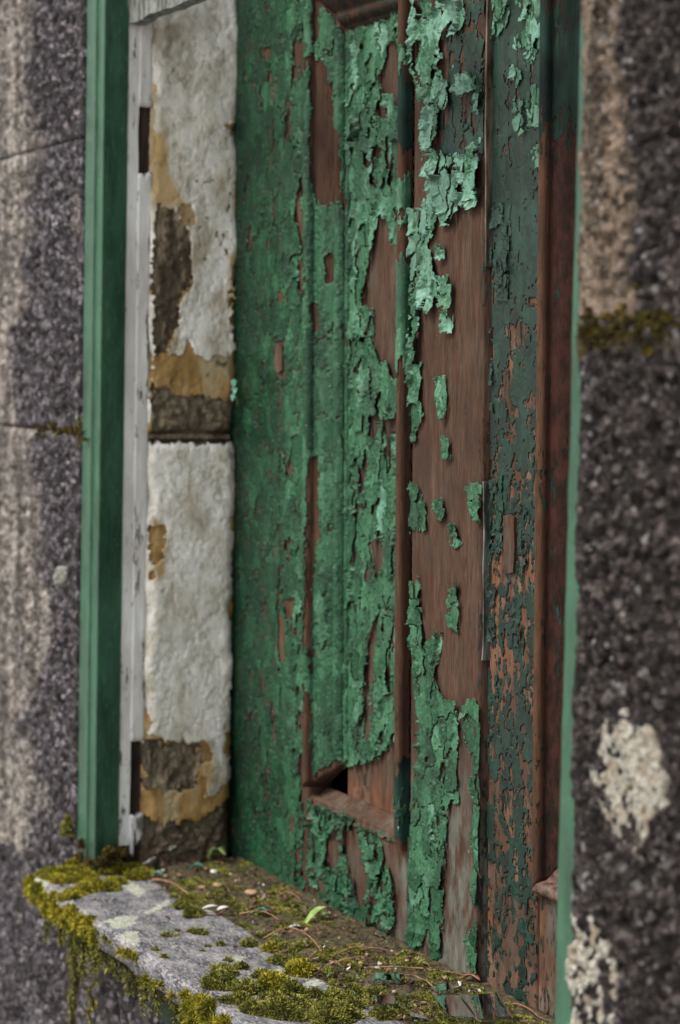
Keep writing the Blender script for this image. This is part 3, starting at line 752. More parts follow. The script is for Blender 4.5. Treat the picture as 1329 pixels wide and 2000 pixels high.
def pres_A(U, V_):
    s = np.minimum(.03, -sdfs(A_bare, U, V_))
    n = fbm(U*60, V_*26, 71, 4)
    s = np.minimum(s, (.80-n-.07*smooth(U, LM0-.10, LM0-.02))*.05)
    s = np.minimum(s, np.abs(U-onS(549, 1000)[0]+(fbm(V_*40, V_*0, 3, 3)-.5)*.008)-.0012+.01*(1-smooth(V_, ZC-.42, ZC-.30)*(1-smooth(V_, ZC-.02, ZC+.05)))*1.0)
    return s
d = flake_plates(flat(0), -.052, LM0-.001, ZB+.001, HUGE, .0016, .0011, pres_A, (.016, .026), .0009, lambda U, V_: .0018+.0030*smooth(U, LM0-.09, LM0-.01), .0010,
                 lambda U, V_: .80-.30*smooth(U, LM0-.08, LM0-.01), 400, lambda U, V_: .05+.36*smooth(U, .02, LM0)+0*U, wrinkle=.0007, groove=.0014, crackle=(.0075, .0085))  # tone falls towards the plaster: recess shade put into the paint colour
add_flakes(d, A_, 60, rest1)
# left moulding
B_bare = [P(q, .003) for q in ([(608, 120), (632, 116), (640, 160), (650, 170), (650, 245), (664, 250), (664, 385), (642, 402), (620, 397), (608, 340)],
    [(607, 598), (621, 595), (624, 640), (612, 655)],
    [(606, 890), (622, 900), (624, 960), (624, 1040), (614, 1100), (608, 1180), (606, 1260), (596, 1260), (600, 1080), (602, 960)], [(594, 1340), (608, 1345), (608, 1560), (588, 1560), (588, 1480)],
    [(612, 0), (624, 0), (626, 70), (614, 90)], [(640, 505), (652, 500), (650, 540), (640, 545)])]
def mmap(xo, sgn, dep):
    def f(U, V_, h):
        w, y, nw, ny = prof_at(U)
        return np.stack([xo+sgn*(w+nw*h), YS(V_)+dep+y+ny*h, V_], -1)
    return f
def pres_B(U, V_):
    w, y, _, _ = prof_at(U)
    X = LM0+w+(y-.003)*2.03                        # where the sight line meets the plane the outlines were read on
    s = np.minimum(.02, -sdfs(B_bare, X, V_))
    s = s + (fbm(U*150, V_*70, 83, 4)-.5)*.014
    s = np.minimum(s, V_-(ZLED+.010+w*.60)); s = np.minimum(s, ZTO-w-.004-V_)
    s = np.minimum(s, (.80-fbm(U*70, V_*22, 81, 4))*.05)
    return np.where(U < .006, np.minimum(s, fbm(V_*25, V_*0+5, 9, 3)*.02-.014), s)
d = flake_plates(mmap(LM0, 1, 0), .004, arc[-1]-.001, ZLED, HUGE, .0016, .0011, pres_B, (.018, .050), .0008, .0015, .0007, .90, 500, lambda U, V_: .40+0*U, wrinkle=.0003, groove=.0005, crackle=(.012, .016))
add_flakes(d, BL, 40, rest1)
# sunk panel
C_bare = [P(q, PDEP) for q in ([(765, 85), (800, 85), (800, 185), (755, 188), (750, 150), (757, 130)], [(744, 200), (758, 204), (756, 226), (745, 222)],
    [(745, 430), (757, 420), (760, 470), (800, 478), (800, 735), (775, 740), (760, 700), (745, 690), (735, 660), (735, 600), (720, 590), (713, 600), (720, 560), (727, 520), (735, 480)],
    [(730, 812), (746, 820), (741, 862), (728, 852)], [(760, 818), (790, 810), (790, 840), (770, 852), (760, 842)], [(720, 880), (725, 900), (715, 960), (702, 1012), (696, 1008), (710, 950)],
    [(728, 1062), (750, 1058), (750, 1100), (742, 1124), (735, 1092)], [(728, 1225), (745, 1218), (736, 1290), (730, 1330), (737, 1390), (722, 1445), (708, 1445), (718, 1390), (722, 1300)],
    [(640, 1500), (690, 1495), (745, 1486), (770, 1450), (800, 1440), (800, 1660), (640, 1660)], [(762, 880), (772, 878), (770, 930), (762, 925)], [(718, 300), (728, 305), (724, 322), (716, 320)])]
def pres_C(U, V_):
    s = np.minimum(.03, -sdfs(C_bare, U, V_))
    return np.minimum(s, (.735-fbm(U*75, V_*30, 91, 4))*.05)
d = flake_plates(flat(PDEP), LM0+.050, RM1-.03, ZLED, HUGE-.06, .0013, .0010, pres_C, (.014, .030), .0028, .0050, .0026, .60, 600, lambda U, V_: .50+.10*smooth(V_, ZC-.2, ZC+.3)+0*U, wrinkle=.0011, crackle=(.006, .018))
add_flakes(d, C_, 70, rest1)
# ridge of the right moulding
gz = [zrange(795, 78, 135), zrange(795, 345, 437), zrange(795, 490, 716), zrange(795, 1560, 1600)]
def pres_D(U, V_):
    s = np.full(U.shape, -.02)
    Vn = V_+(fbm(U*260, V_*45, 8, 3)-.5)*.05
    for a_, b_ in gz: s = np.maximum(s, np.minimum(a_-Vn, Vn-b_))
    return np.minimum(s+.006*(fbm(V_*40, U*60, 5, 3)-.5), .008)
d = flake_plates(mmap(RM1, -1, 0), .002, .021, ZLED-.02, HUGE-.06, .0012, .0011, pres_D, (.02, .05), .0009, .0012, .0008, .9, 700, lambda U, V_: .62+0*U)
add_flakes(d, BR, 10, rest1)
# right stile: big curling remnants over bare brown wood
E_green = [P(q) for q in ([(806, 0), (905, 0), (914, 30), (895, 62), (870, 62), (862, 80), (868, 110), (858, 150), (874, 140), (877, 165), (862, 200), (860, 260), (852, 292), (836, 288), (830, 250), (836, 200), (822, 150), (806, 120)],
    [(840, 290), (870, 302), (900, 312), (925, 290), (943, 270), (945, 330), (943, 390), (925, 404), (905, 392), (893, 412), (880, 442), (866, 442), (862, 402), (848, 452), (838, 472), (826, 520), (824, 640), (816, 762), (804, 775), (804, 420), (838, 402), (834, 330)],
    [(820, 470), (845, 498), (856, 545), (870, 550), (887, 545), (887, 602), (870, 602), (856, 570), (849, 617), (838, 602), (826, 610)],
    [(804, 600), (820, 600), (820, 780), (826, 812), (818, 826), (812, 860), (804, 860)], [(870, 610), (886, 608), (886, 648), (872, 643)],
    [(857, 740), (874, 738), (873, 770), (878, 800), (868, 815), (860, 800)], [(871, 860), (881, 862), (881, 890), (871, 890)], [(851, 984), (867, 978), (872, 1006), (857, 1020)],
    [(806, 992), (829, 988), (834, 1032), (808, 1038)], [(879, 1030), (894, 1024), (899, 1056), (884, 1064)], [(806, 942), (821, 948), (822, 977), (806, 980)],
    [(879, 1150), (896, 1143), (902, 1200), (896, 1238), (881, 1222)],
    [(804, 1140), (819, 1138), (823, 1200), (834, 1262), (845, 1235), (863, 1235), (863, 1270), (851, 1300), (851, 1340), (872, 1375), (893, 1372), (897, 1440), (890, 1500), (897, 1562), (882, 1562), (872, 1602), (869, 1700), (862, 1760), (860, 1866), (845, 1866), (838, 1800), (831, 1762), (832, 1802), (822, 1845), (800, 1850), (798, 1640), (812, 1560), (818, 1480), (822, 1420), (812, 1330), (804, 1200)],
    [(914, 955), (943, 953), (942, 1022), (930, 1010), (922, 1000)], [(905, 1380), (930, 1370), (938, 1380), (936, 1470), (920, 1472), (910, 1452)], [(925, 1480), (938, 1480), (938, 1760), (930, 1760)],
    [(896, 140), (922, 148), (922, 190), (902, 186)], [(868, 182), (880, 180), (880, 205), (870, 204)], [(924, 160), (945, 150), (945, 215), (930, 205)], [(862, 480), (870, 482), (868, 500), (862, 500)], [(912, 1840), (938, 1800), (936, 1900), (920, 1900)])]
def pres_E(U, V_):
    s = np.minimum(.03, sdfs(E_green, U, V_))
    return np.minimum(s, (.76-fbm(U*75, V_*36, 95, 4))*.05)
toneE = lambda U, V_: .50+.42*smooth(V_, ZC-.10, ZC+.20)+0*U
d = flake_plates(flat(.001), RM1+.0066, LE+.001, ZB+.002, HUGE-.06, .0012, .0010, pres_E, (.015, .026), lambda U, V_: .0024+.0012*smooth(V_, ZC-.1, ZC+.1), lambda U, V_: .0030+.0046*smooth(V_, ZC-.10, ZC+.1),
                 lambda U, V_: .0018+.0026*smooth(V_, ZC-.1, ZC+.1), .58, 800, toneE, wrinkle=.0015, bias=.0028, crackle=(.006, .018))
add_flakes(d, E_, 80, rest1)
# bottom rail
F_bare = [P(q) for q in ([(640, 1645), (664, 1612), (670, 1640), (662, 1692), (645, 1695)], [(674, 1622), (698, 1616), (706, 1660), (721, 1720), (717, 1785), (705, 1765), (694, 1705), (680, 1665)],
    [(745, 1640), (775, 1640), (795, 1660), (795, 1860), (776, 1860), (778, 1740)], [(598, 1560), (606, 1640), (608, 1770), (598, 1770)], [(615, 1700), (628, 1702), (640, 1745), (628, 1745)])]
def pres_F(U, V_):
    s = np.minimum(.03, -sdfs(F_bare, U, V_)); s = np.minimum(s, ZLED-.009-V_)
    return np.minimum(s, (.72-fbm(U*70, V_*40, 99, 4))*.05)
d = flake_plates(flat(.0012), LM0+.002, RM1-.002, ZB+.003, ZLED-.007, .0014, .0010, pres_F, (.014, .018), .0034, .0062, .0036, .5, 900, lambda U, V_: .44+0*U, wrinkle=.0014, crackle=(.008, .010))
add_flakes(d, F_, 40, rest1)
def pres_Eo(U, V_): return np.minimum(np.minimum(.02, sdfs(E_dark, U, V_)), (.66-fbm(U*90, V_*40, 297, 4))*.05)
d = flake_plates(flat(.001), RM1+.0066, LE-.001, ZC+.05, HUGE-.06, .0012, .0010, pres_Eo, (.012, .022), .0006, .0009, .0007, .8, 1200, lambda U, V_: .5+0*U, thick=.0005, wrinkle=.0004, groove=.0005)
add_flakes(d, E_, 20, rest1, 'old_paint_flake', M_OLD)
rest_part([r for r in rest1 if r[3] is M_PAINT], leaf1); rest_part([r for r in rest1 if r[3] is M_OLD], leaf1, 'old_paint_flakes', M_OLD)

# second leaf
D2 = .007
zz_ = lambda y: onS(1000, y, D2)[1]
G_bare = [P(q, D2) for q in ([(985, 1002), (1012, 998), (1014, 1120), (1000, 1165), (978, 1130)], [(985, 620), (1040, 640), (1042, 670), (1010, 690), (990, 670)], [(985, 150), (997, 140), (1003, 210), (990, 230)], [(965, 740), (1000, 720), (1010, 800), (1000, 860), (985, 800)], [(952, 900), (972, 880), (978, 990), (960, 1010)])]
def att_G(A, Z):
    t = np.interp(Z, [zz_(2000), zz_(1600), zz_(1250), zz_(950), zz_(650), zz_(350), zz_(0)], [.52, .54, .60, .66, .76, .90, .97])
    b = smooth(sdfs(G_bare, A, Z), -.006, .006)
    r = smooth(A, B2-.03, B2)*.06*0
    org = np.interp(Z, [zz_(1900), zz_(1300), zz_(600), zz_(200)], [.50, .58, .58, .30])
    return {'old': .40+0*A, 'orange': org*(1-.6*b)+0*A, 'grey': .25+0*A}
ZL2 = onS(1050, 1738, D2)[1]
G_ = slab('stile', LE+.0045, B2-.0008, ZB, ZT, D2, .03, leaf2, att_G, res=.003, seed=12)
att_H = lambda A, Z: {'old': .30+.40*smooth(Z, zz_(400), zz_(170))+.30*(fbm(Z*18, A*60, 7, 3)-.35)+0*A, 'orange': .26+0*A, 'red': .92*smooth(A, B2+.0105, B2+.0145)}
H_ = moulding('moulding', B2, 1, lambda w: ZL2-.002+w, lambda w: ZTO-w, D2, leaf2, att_H)
moulding('moulding', B2+.26, -1, lambda w: ZL2+w, lambda w: ZTO-w, D2, leaf2, att_H)
hmoulding('moulding', B2, B2+.26, ZTO, -1, D2, leaf2)
hmoulding('moulding', B2, B2+.26, ZL2-.002, 1, D2, leaf2).data.materials[0] = M_IRON
slab('panel', B2+.02, B2+.24, ZL2, ZTO, D2+PDEP, .012, leaf2, lambda A, Z: {'old': .35+0*A, 'orange': .4+0*A, 'red': .9+0*A}, res=.008, seed=14)
slab('bottom_rail', B2+.0008, B2+.2592, ZB+.002, ZL2-.004, D2+.0005, .028, leaf2, lambda A, Z: {'old': .45+0*A, 'orange': .5+0*A, 'grey': .5+0*A}, seed=15)
slab('middle_rail', B2+.0008, B2+.2592, ZTO+.002, ZT, D2+.001, .028, leaf2, att_G, res=.01, seed=16)
slab('stile', B2+.2608, 1.16, ZB, ZT, D2, .03, leaf2, att_G, res=.01, seed=17)
G_green = [P(q, D2) for q in ([(958, 0), (1000, 0), (991, 40), (976, 68), (962, 68)], [(1018, 0), (1070, 0), (1074, 30), (1072, 92), (1055, 88), (1045, 115), (1028, 114), (1035, 92), (1008, 92), (1010, 70), (1035, 62), (1040, 40), (1025, 32)],
    [(1008, 138), (1020, 134), (1026, 165), (1009, 166)], [(1040, 172), (1055, 175), (1060, 200), (1070, 120), (1074, 240), (1055, 248), (1040, 240), (1033, 212)], [(1011, 200), (1026, 200), (1026, 256), (1011, 252)], [(1049, 290), (1061, 284), (1061, 322), (1051, 322)],
    [(948, 470), (957, 470), (957, 590), (948, 640)], [(946, 640), (955, 660), (953, 730), (946, 730)])]
def pres_G(U, V_): return np.minimum(np.minimum(.03, sdfs(G_green, U, V_)), (.66-fbm(U*75, V_*36, 97, 4))*.05)
d = flake_plates(flat(D2), LE+.005, B2-.001, ZB+.003, HUGE-.06, .0013, .0010, pres_G, (.010, .017), .0018, .0032, .0022, .35, 1000, lambda U, V_: .72+0*U, wrinkle=.0010, bias=.0024)
add_flakes(d, G_, 40, rest2)
def cov_G(U, V_):
    t = np.interp(V_, [zz_(2000), zz_(1600), zz_(1250), zz_(950), zz_(650), zz_(350), zz_(0)], [.485, .49, .515, .56, .61, .69, .74])
    b = smooth(sdfs(G_bare, U, V_), -.006, .006)
    n = .62*fbm(U*170, V_*120, 301, 5)+.38*fbm(U*50, V_*24, 302, 3)
    cr = vn(U*330, V_*9, 303)                                  # long cracks along the grain
    return np.minimum((t-b*.14-n)*.05, (cr-.10)*.02)
d = flake_plates(flat(D2), LE+.005, B2-.001, ZB+.003, HUGE-.06, .0011, .0010, cov_G, (.010, .030), .0004, .0004, .0004, .93, 1050, lambda U, V_: .40+.12*smooth(V_, ZC+.0, ZC+.3)+0*U, thick=.0005, wrinkle=.0003, groove=.0004, bias=.002)
add_flakes(d, G_, 60, rest2, 'old_paint_flake', M_OLD)
# curled bits of the older coat
G_old = [P(q, D2) for q in ([(957, 400), (985, 400), (1000, 470), (995, 590), (975, 590), (962, 500)], [(950, 660), (965, 640), (968, 820), (952, 840)], [(948, 950), (985, 930), (990, 1000), (978, 1110), (950, 1130)], [(990, 960), (1012, 985), (1036, 1000), (1034, 1100), (1015, 1120), (1014, 1000), (990, 998)],
    [(1040, 330), (1060, 340), (1056, 470), (1042, 420)], [(950, 1130), (975, 1150), (970, 1260), (950, 1250)], [(1000, 1180), (1020, 1160), (1025, 1260), (1002, 1260)])]
def pres_Go(U, V_): return np.minimum(np.minimum(.03, sdfs(G_old, U, V_)), (.56-fbm(U*85, V_*40, 197, 4))*.05)
d = flake_plates(flat(D2), LE+.005, B2-.001, ZB+.003, HUGE-.06, .0013, .0010, pres_Go, (.009, .016), .0014, .0028, .0018, .35, 1100, lambda U, V_: .5+0*U, wrinkle=.0008)
add_flakes(d, G_, 30, rest2, 'old_paint_flake', M_OLD)
rest_part([r for r in rest2 if r[3] is M_PAINT], leaf2); rest_part([r for r in rest2 if r[3] is M_OLD], leaf2, 'old_paint_flakes', M_OLD)
# wooden peg heads and a loose splinter
def chip(name, px, dep, proud, parent, mat, label=None, rot=0):
    q = P(px, dep); n = len(q); z0 = np.array([z for x, z in q])
    top = [(x, YS(z)+dep-proud*(1+.5*(vn(z*300, x*300, 2)-.5)), z) for x, z in q]; bot = [(x, YS(z)+dep+.002, z) for x, z in q]
    V = np.array(top+bot); k = np.arange(n); k2 = (k+1) % n
    o = obj(name, V, [np.array([list(k)]), np.stack([k, n+k, n+k2, k2], 1)], mat, parent, {'old': np.zeros(2*n), 'orange': np.zeros(2*n)+.15, 'grey': np.zeros(2*n)+.2}, False)
    if label: tag(o, label)
chip('wood_peg', [(541, 672), (549, 670), (555, 676), (556, 722), (550, 728), (542, 722)], 0, .0035, leaf1, M_WOOD)
chip('wood_splinter', [(989, 1008), (1001, 1004), (1010, 1010), (1011, 1070), (1008, 1118), (996, 1120), (990, 1100)], D2, .0032, leaf2, M_WOOD, 'bare brown splinter of wood lifted from the stile')

# ------------------------------------------------------------------ window frame
frame = empty('window_frame', (0, 0, ZS), 'green wooden window frame with a flaking white inner stop', 'window frame')
def sweep(name, prof, z0, z1, mat, parent, step=.02, jag=.0):
    n = max(2, int((z1-z0)/step)); zs = np.linspace(z0, z1, n); m = len(prof)
    V = np.array([[x+(vn(z*45, x*90, 3)-.5)*jag, y+(vn(z*45, y*90+9, 5)-.5)*jag, z] for z in zs for x, y in prof])
    F = np.array([(k*m+j, k*m+(j+1) % m, (k+1)*m+(j+1) % m, (k+1)*m+j) for k in range(n-1) for j in range(m)])
    return obj(name, V, [F, np.array([list(range(m))[::-1], list(range((n-1)*m, n*m))])], mat, parent, smooth_sh=False)
yl = .0325
XI0 = -.0135
postp = [(-.0635, 0), (-.0350, 0), (-.0335, .0008), (-.0328, .0026), (-.0315, .0030), (XI0-.002, .0032), (XI0-.0005, .0036), (XI0, .0046), (XI0, yl), (-.0635, yl)]
sweep('post', postp, ZS-.004, ZTOP-.02, M_FRAME, frame, .03, .0003)
xo = onY(1110, 1000, 0.0)[0]
XI = onY(1135, 0, 0)[0]*.5+onY(1085, 2000, 0)[0]*.5
sweep('post', [(XI, 0.0), (XI+.075, 0.0), (XI+.075, yl), (XI, yl)], ZS-.004, ZTOP-.02, M_FRAME, frame, .012, .0008)
v, f = box_vf(-.0635, XI+.075, .001, yl, ZTOP-.019, ZTOP+.05); obj('head', v, f, M_FRAME, frame, smooth_sh=False)
# white inner stop: strip A beside the post, strip B with the two hinge mortises and a rotted foot
zm = [onX(285, y, -.002)[2] for y in (205, 330, 1450, 1592, 1690)]
ywa, ywb, ywc = .0332, .0465, .0640
zt_w = ZTOP-.03
sweep('white_stop', [(-.050, ywa), (-.0155, ywa), (-.0148, ywa+.001), (-.0148, ywb), (-.050, ywb)], ZS+.03, zt_w, M_WHITE, frame, .012, .0012)
def jag_strip(z0, z1, j0, j1):
    """white strip whose broken ends are ragged"""
    ny = 9; yy = np.linspace(ywb+.0002, ywc, ny); n = max(3, int((z1-z0)/.006)); t = np.linspace(0, 1, n)
    zb = z0 + j0*np.array([vn(k*1.7, 3, 5) for k in range(ny)]); zt = z1 - j1*np.array([vn(k*1.3, 8, 6) for k in range(ny)])
    Z = zb[None]+(zt-zb)[None]*t[:, None]; Yg = np.broadcast_to(yy, Z.shape)
    h = (fbm(Yg*150, Z*60, 12, 3)-.5)*.0016 - np.clip((.003-(ywc-Yg))/.003, 0, 1)**2*.002
    V = np.stack([-.0135+h, Yg, Z], -1).reshape(-1, 3); b = border_idx(n, ny); Vb = V[b].copy(); Vb[:, 0] = -.024
    n0 = len(V); k = np.arange(len(b)); k2 = (k+1) % len(b)
    obj('white_stop', np.concatenate([V, Vb]), [grid_faces(n, ny), np.stack([b[k], n0+k, n0+k2, b[k2]], 1), np.array([list(n0+k)[::-1]])], M_WHITE, frame, smooth_sh=True)
jag_strip(zm[0], zt_w, 0, 0); jag_strip(zm[2], zm[1], 0, .012); jag_strip(zm[4]-.002, zm[3], .050, .006)
sweep('rotten_core', [(-.050, ywb+.0003), (-.0225, ywb+.0003), (-.0225, ywc-.001), (-.050, ywc-.001)], ZS, zt_w, M_ROT, frame, .01, .004)
# transom of the lost sash, running across at the very top
ztr = onX(262, 42, 0.0)[2]
tp = [(ywa-.002, ztr), (ywa+.014, ztr-.001), (ywa+.016, ztr+.020), (ywa+.010, ztr+.036), (ywa-.002, ztr+.036)]
xs = np.linspace(-.014, XI+.002, 70)
V = np.array([[x, y+(vn(x*50, y*60, 2)-.5)*.004, z+(vn(x*40, z*60, 3)-.5)*.004] for x in xs for y, z in tp]); m_ = len(tp)
F = np.array([(k*m_+j, k*m_+(j+1) % m_, (k+1)*m_+(j+1) % m_, (k+1)*m_+j) for k in range(len(xs)-1) for j in range(m_)])
tag(obj('transom', V, [F, np.array([list(range(m_))[::-1], list(range((len(xs)-1)*m_, len(xs)*m_))])], M_EDGE, frame, smooth_sh=False), 'flaking white transom bar across the top of the opening')

# ------------------------------------------------------------------ sill
def sp(x, y, z=None): p = onZ(x, y, ZS if z is None else z); return (p[0], p[1])
YF = -.069
sill = empty('window_sill', (.5, .05, ZS-.03), 'thin weathered grey sill slab with moss along its front edge', 'window sill')
lich = [[sp(*p) for p in q] for q in ([(205, 1800), (235, 1790), (270, 1790), (262, 1808), (225, 1818)], [(230, 1828), (250, 1818), (272, 1822), (272, 1848), (255, 1845)], [(270, 1785), (310, 1765), (335, 1755), (330, 1768), (290, 1785)], [(58, 1716), (100, 1712), (95, 1730), (80, 1732)],
    [(232, 1728), (250, 1716), (285, 1740), (270, 1755)], [(450, 1870), (485, 1866), (475, 1880), (452, 1882)], [(395, 1772), (430, 1770), (450, 1775), (420, 1785), (400, 1780)], [(590, 1920), (625, 1908), (628, 1922), (600, 1930)], [(530, 1895), (555, 1890), (548, 1908), (532, 1908)], [(170, 1698), (210, 1698), (200, 1712)], [(330, 1850), (345, 1846), (340, 1858)], [(465, 1805), (485, 1818), (478, 1822)])]
soil = [[sp(*p) for p in ((240, 1640), (250, 1695), (300, 1725), (345, 1760), (420, 1785), (480, 1820), (530, 1860), (585, 1892), (640, 1925), (720, 1962), (800, 2010), (1300, 2250), (1300, 1900), (700, 1700))]]
nx, ny = 330, 90
A, B = np.meshgrid(np.linspace(-.024, 1.30, nx), np.linspace(YF, .215, ny))
fr = (B-YF)
hh = (fbm(A*18, B*25, 61, 4)-.5)*.0045 + (fbm(A*120, B*160, 62, 3)-.5)*.0012 - np.clip((.006-fr)/.006, 0, 1)**2*.0045
Bj = B + np.where(fr < .004, (fbm(A*40, A*0, 64, 4)-.5)*.007, 0)
Aj = A + np.where(A < -.02, (fbm(B*40, B*0, 65, 3)-.5)*.008, 0)
V = np.stack([Aj, Bj, ZS+hh], -1).reshape(-1, 3); b = border_idx(ny, nx); Vb = V[b].copy()
Vb[:, 2] = ZS-.024+(fbm(Vb[:, 0]*40, Vb[:, 1]*40, 66, 3)-.5)*.004
n0 = len(V); k = np.arange(len(b)); k2 = (k+1) % len(b)
al = smooth(sdfs(lich, A, B), -.010, .010).ravel(); as_ = smooth(sdfs(soil, A, B), -.008, .012).ravel()
obj('slab', np.concatenate([V, Vb]), [grid_faces(ny, nx), np.stack([b[k], n0+k, n0+k2, b[k2]], 1), np.array([list(n0+k)[::-1]])], M_SILL, sill, {'lichen': np.concatenate([al, al[b]]), 'soil': np.concatenate([as_, as_[b]])})
bevel = sweep('apron_board', [(.24, -.022), (1.02, -.022), (1.02, -.012), (.24, -.012)], ZS-.090, ZS-.030, M_APRON, sill, .02, .001)

# ------------------------------------------------------------------ moss, litter
rng = np.random.default_rng(5)
def blades(cx, n, length, width, tipbend=.35):
    """cx: function(n)-> base points, normals"""
    p, nrm = cx(n)
    d = nrm + rng.normal(0, .62, p.shape); d /= np.linalg.norm(d, axis=1)[:, None]
    L = length*rng.uniform(.5, 1.25, (len(p), 1))
    s = np.cross(d, rng.normal(0, 1, p.shape)); s /= np.linalg.norm(s, axis=1)[:, None]+1e-9
    w = width*rng.uniform(.7, 1.3, (len(p), 1))
    mid = p+d*L*.55; tip = p+d*L+np.array([0, 0, -1])*L*tipbend*rng.uniform(0, 1, (len(p), 1))
    V = np.stack([p-s*w*.35, p+s*w*.35, mid+s*w*.5, tip, mid-s*w*.5], 1).reshape(-1, 3)
    i = np.arange(len(p))[:, None]*5
    F = i+np.array([[0, 1, 2, 3, 4]])
    T = (np.tile([.0, .0, .55, 1, .55], len(p)).reshape(-1, 5)*rng.uniform(.25, 1.1, (len(p), 1))).ravel()
    return V, F, T
def moss_vf(c, rx, ry, rz, n=None, length=.0034, seed=0, flatness=1.0, dens=1.0):
    """a cushion: a lumpy dome bristling with small leaves"""
    c = np.asarray(c, float)
    th = np.linspace(0, 2*math.pi, 25)[:-1]; ph = np.linspace(0, math.pi/2, 8)
    T, Pp = np.meshgrid(th, ph)
    def rad(T, Pp):
        return 1+.32*(vn(np.cos(T)*1.6+seed*3.1+5, np.sin(T)*1.6+Pp*1.5+5, seed)-.5)*2*.8
    R = rad(T, Pp)
    X = c[0]+rx*R*np.cos(Pp)*np.cos(T); Y = c[1]+ry*R*np.cos(Pp)*np.sin(T); Z = c[2]-.002+rz*R*np.sin(Pp)
    V0 = np.stack([X, Y, Z], -1).reshape(-1, 3); m = 24; F0 = []
    for a in range(7):
        for q in range(24): F0.append((a*m+q, a*m+(q+1) % m, (a+1)*m+(q+1) % m, (a+1)*m+q))
    def samp(n):
        t = rng.uniform(0, 2*math.pi, n); s = rng.uniform(0, 1, n); p = np.arcsin(s)
        r = rad(t, p)
        N = np.stack([np.cos(p)*np.cos(t)/rx, np.cos(p)*np.sin(t)/ry, np.sin(p)/rz], -1); N /= np.linalg.norm(N, axis=1)[:, None]
        return np.stack([c[0]+rx*r*np.cos(p)*np.cos(t), c[1]+ry*r*np.cos(p)*np.sin(t), c[2]-.002+rz*r*np.sin(p)], -1), N
    area = math.pi*2*(rx*ry+rz*(rx+ry)/2)/1.5
    n = n or int(np.clip(area*1.15e6*dens, 70, 3800))
    V1, F1, T1 = blades(samp, n, length*1.35, .0011)
    return np.concatenate([V0, V1]), [np.array(F0), F1+len(V0)], np.concatenate([np.zeros(len(V0))+.15, T1])
PXM = 1950.0
def cushion(px, py, w, label, group=None, mat=None, hgt=.42, dz=0, asp=1.15, dens=1.0, length=.0032, seed=0):
    x, y = sp(px, py)
    r = w/PXM/2
    # seen along the wall a width w on the picture is a width across the sight line
    V, F, T = moss_vf((x, y, ZS+dz), r*asp, r*1.0, r*hgt*1.6+.001, seed=seed, length=min(length, r*.5+.0012), dens=dens)
    return tag(obj('moss_cushion', V, F, mat or M_MOSSD, None, {'tip': T}, loc=(x, y, ZS)), label, 'moss', group)
big = [(360, 1772, 44, 'olive moss cushion, farther of the touching pair on the grey sill near white lichen', M_MOSSD), (379, 1790, 46, 'olive moss cushion, nearer of the touching pair on the grey sill near white lichen', M_MOSSD),
       (487, 1846, 30, 'dark grey-green moss button beside the litter edge in the middle of the sill', M_MOSSD), (528, 1856, 36, 'ragged yellow-green moss tuft beside the curved brown needle', M_MOSS),
       (432, 1925, 66, 'broad moss cushion above the overhanging moss on the front edge of the sill', M_MOSSD), (436, 1902, 44, 'moss cushion just behind the broad one at the front edge', M_MOSSD),
       (541, 1880, 38, 'rounded olive moss cushion behind the brightest yellow moss', M_MOSSD), (535, 1926, 62, 'bright yellow-green leafy moss clump in the middle of the near cushions', M_MOSS),
       (590, 1900, 60, 'yellow-green moss clump beside the white lichen flake on the sill', M_MOSS), (568, 1936, 50, 'brownish moss cushion right of the bright yellow clump', M_MOSSD),
       (480, 1936, 52, 'low moss cushion left of the bright yellow clump', M_MOSSD), (553, 1976, 86, 'largest velvety moss dome at the bottom edge of the picture', M_MOSSD),
       (648, 1992, 80, 'wide velvety moss dome at the bottom edge beneath the glass shards', M_MOSSD), (652, 1950, 42, 'flat moss cushion between the largest domes and the litter', M_MOSSD),
       (846, 1971, 42, 'yellow-green moss cushion lying between the glass shards', M_MOSS), (752, 1986, 44, 'moss cushion at the bottom edge left of the curved glass shard', M_MOSSD),
       (223, 1700, 62, 'rusty-tinged moss mound against the foot of the white stop', M_MOSS), (174, 1737, 60, 'dark yellow moss mound on the left end of the sill', M_MOSS),
       (440, 1716, 34, 'bright green moss mound in the far corner of the litter', M_MOSS)]
for i, (x, y, w, lab, mt) in enumerate(big): cushion(x, y, w, lab, None, mt, seed=i+1)
small = [(326, 1828, 18), (376, 1821, 18), (393, 1825, 26), (432, 1845, 15), (447, 1878, 15), (472, 1891, 27), (565, 1887, 24), (511, 1908, 33), (472, 1956, 38), (613, 1944, 32), (496, 1972, 40), (611, 1975, 44), (586, 1990, 38), (701, 1961, 40), (694, 1984, 28), (347, 1819, 11), (345, 1829, 11), (407, 1848, 10), (396, 1857, 9), (320, 1870, 14), (304, 1855, 12), (694, 1936, 34), (737, 1943, 40), (828, 1950, 30), (943, 1967, 24), (445, 1955, 24), (520, 1950, 22), (630, 1960, 18), (590, 1955, 20), (680, 1945, 22)]
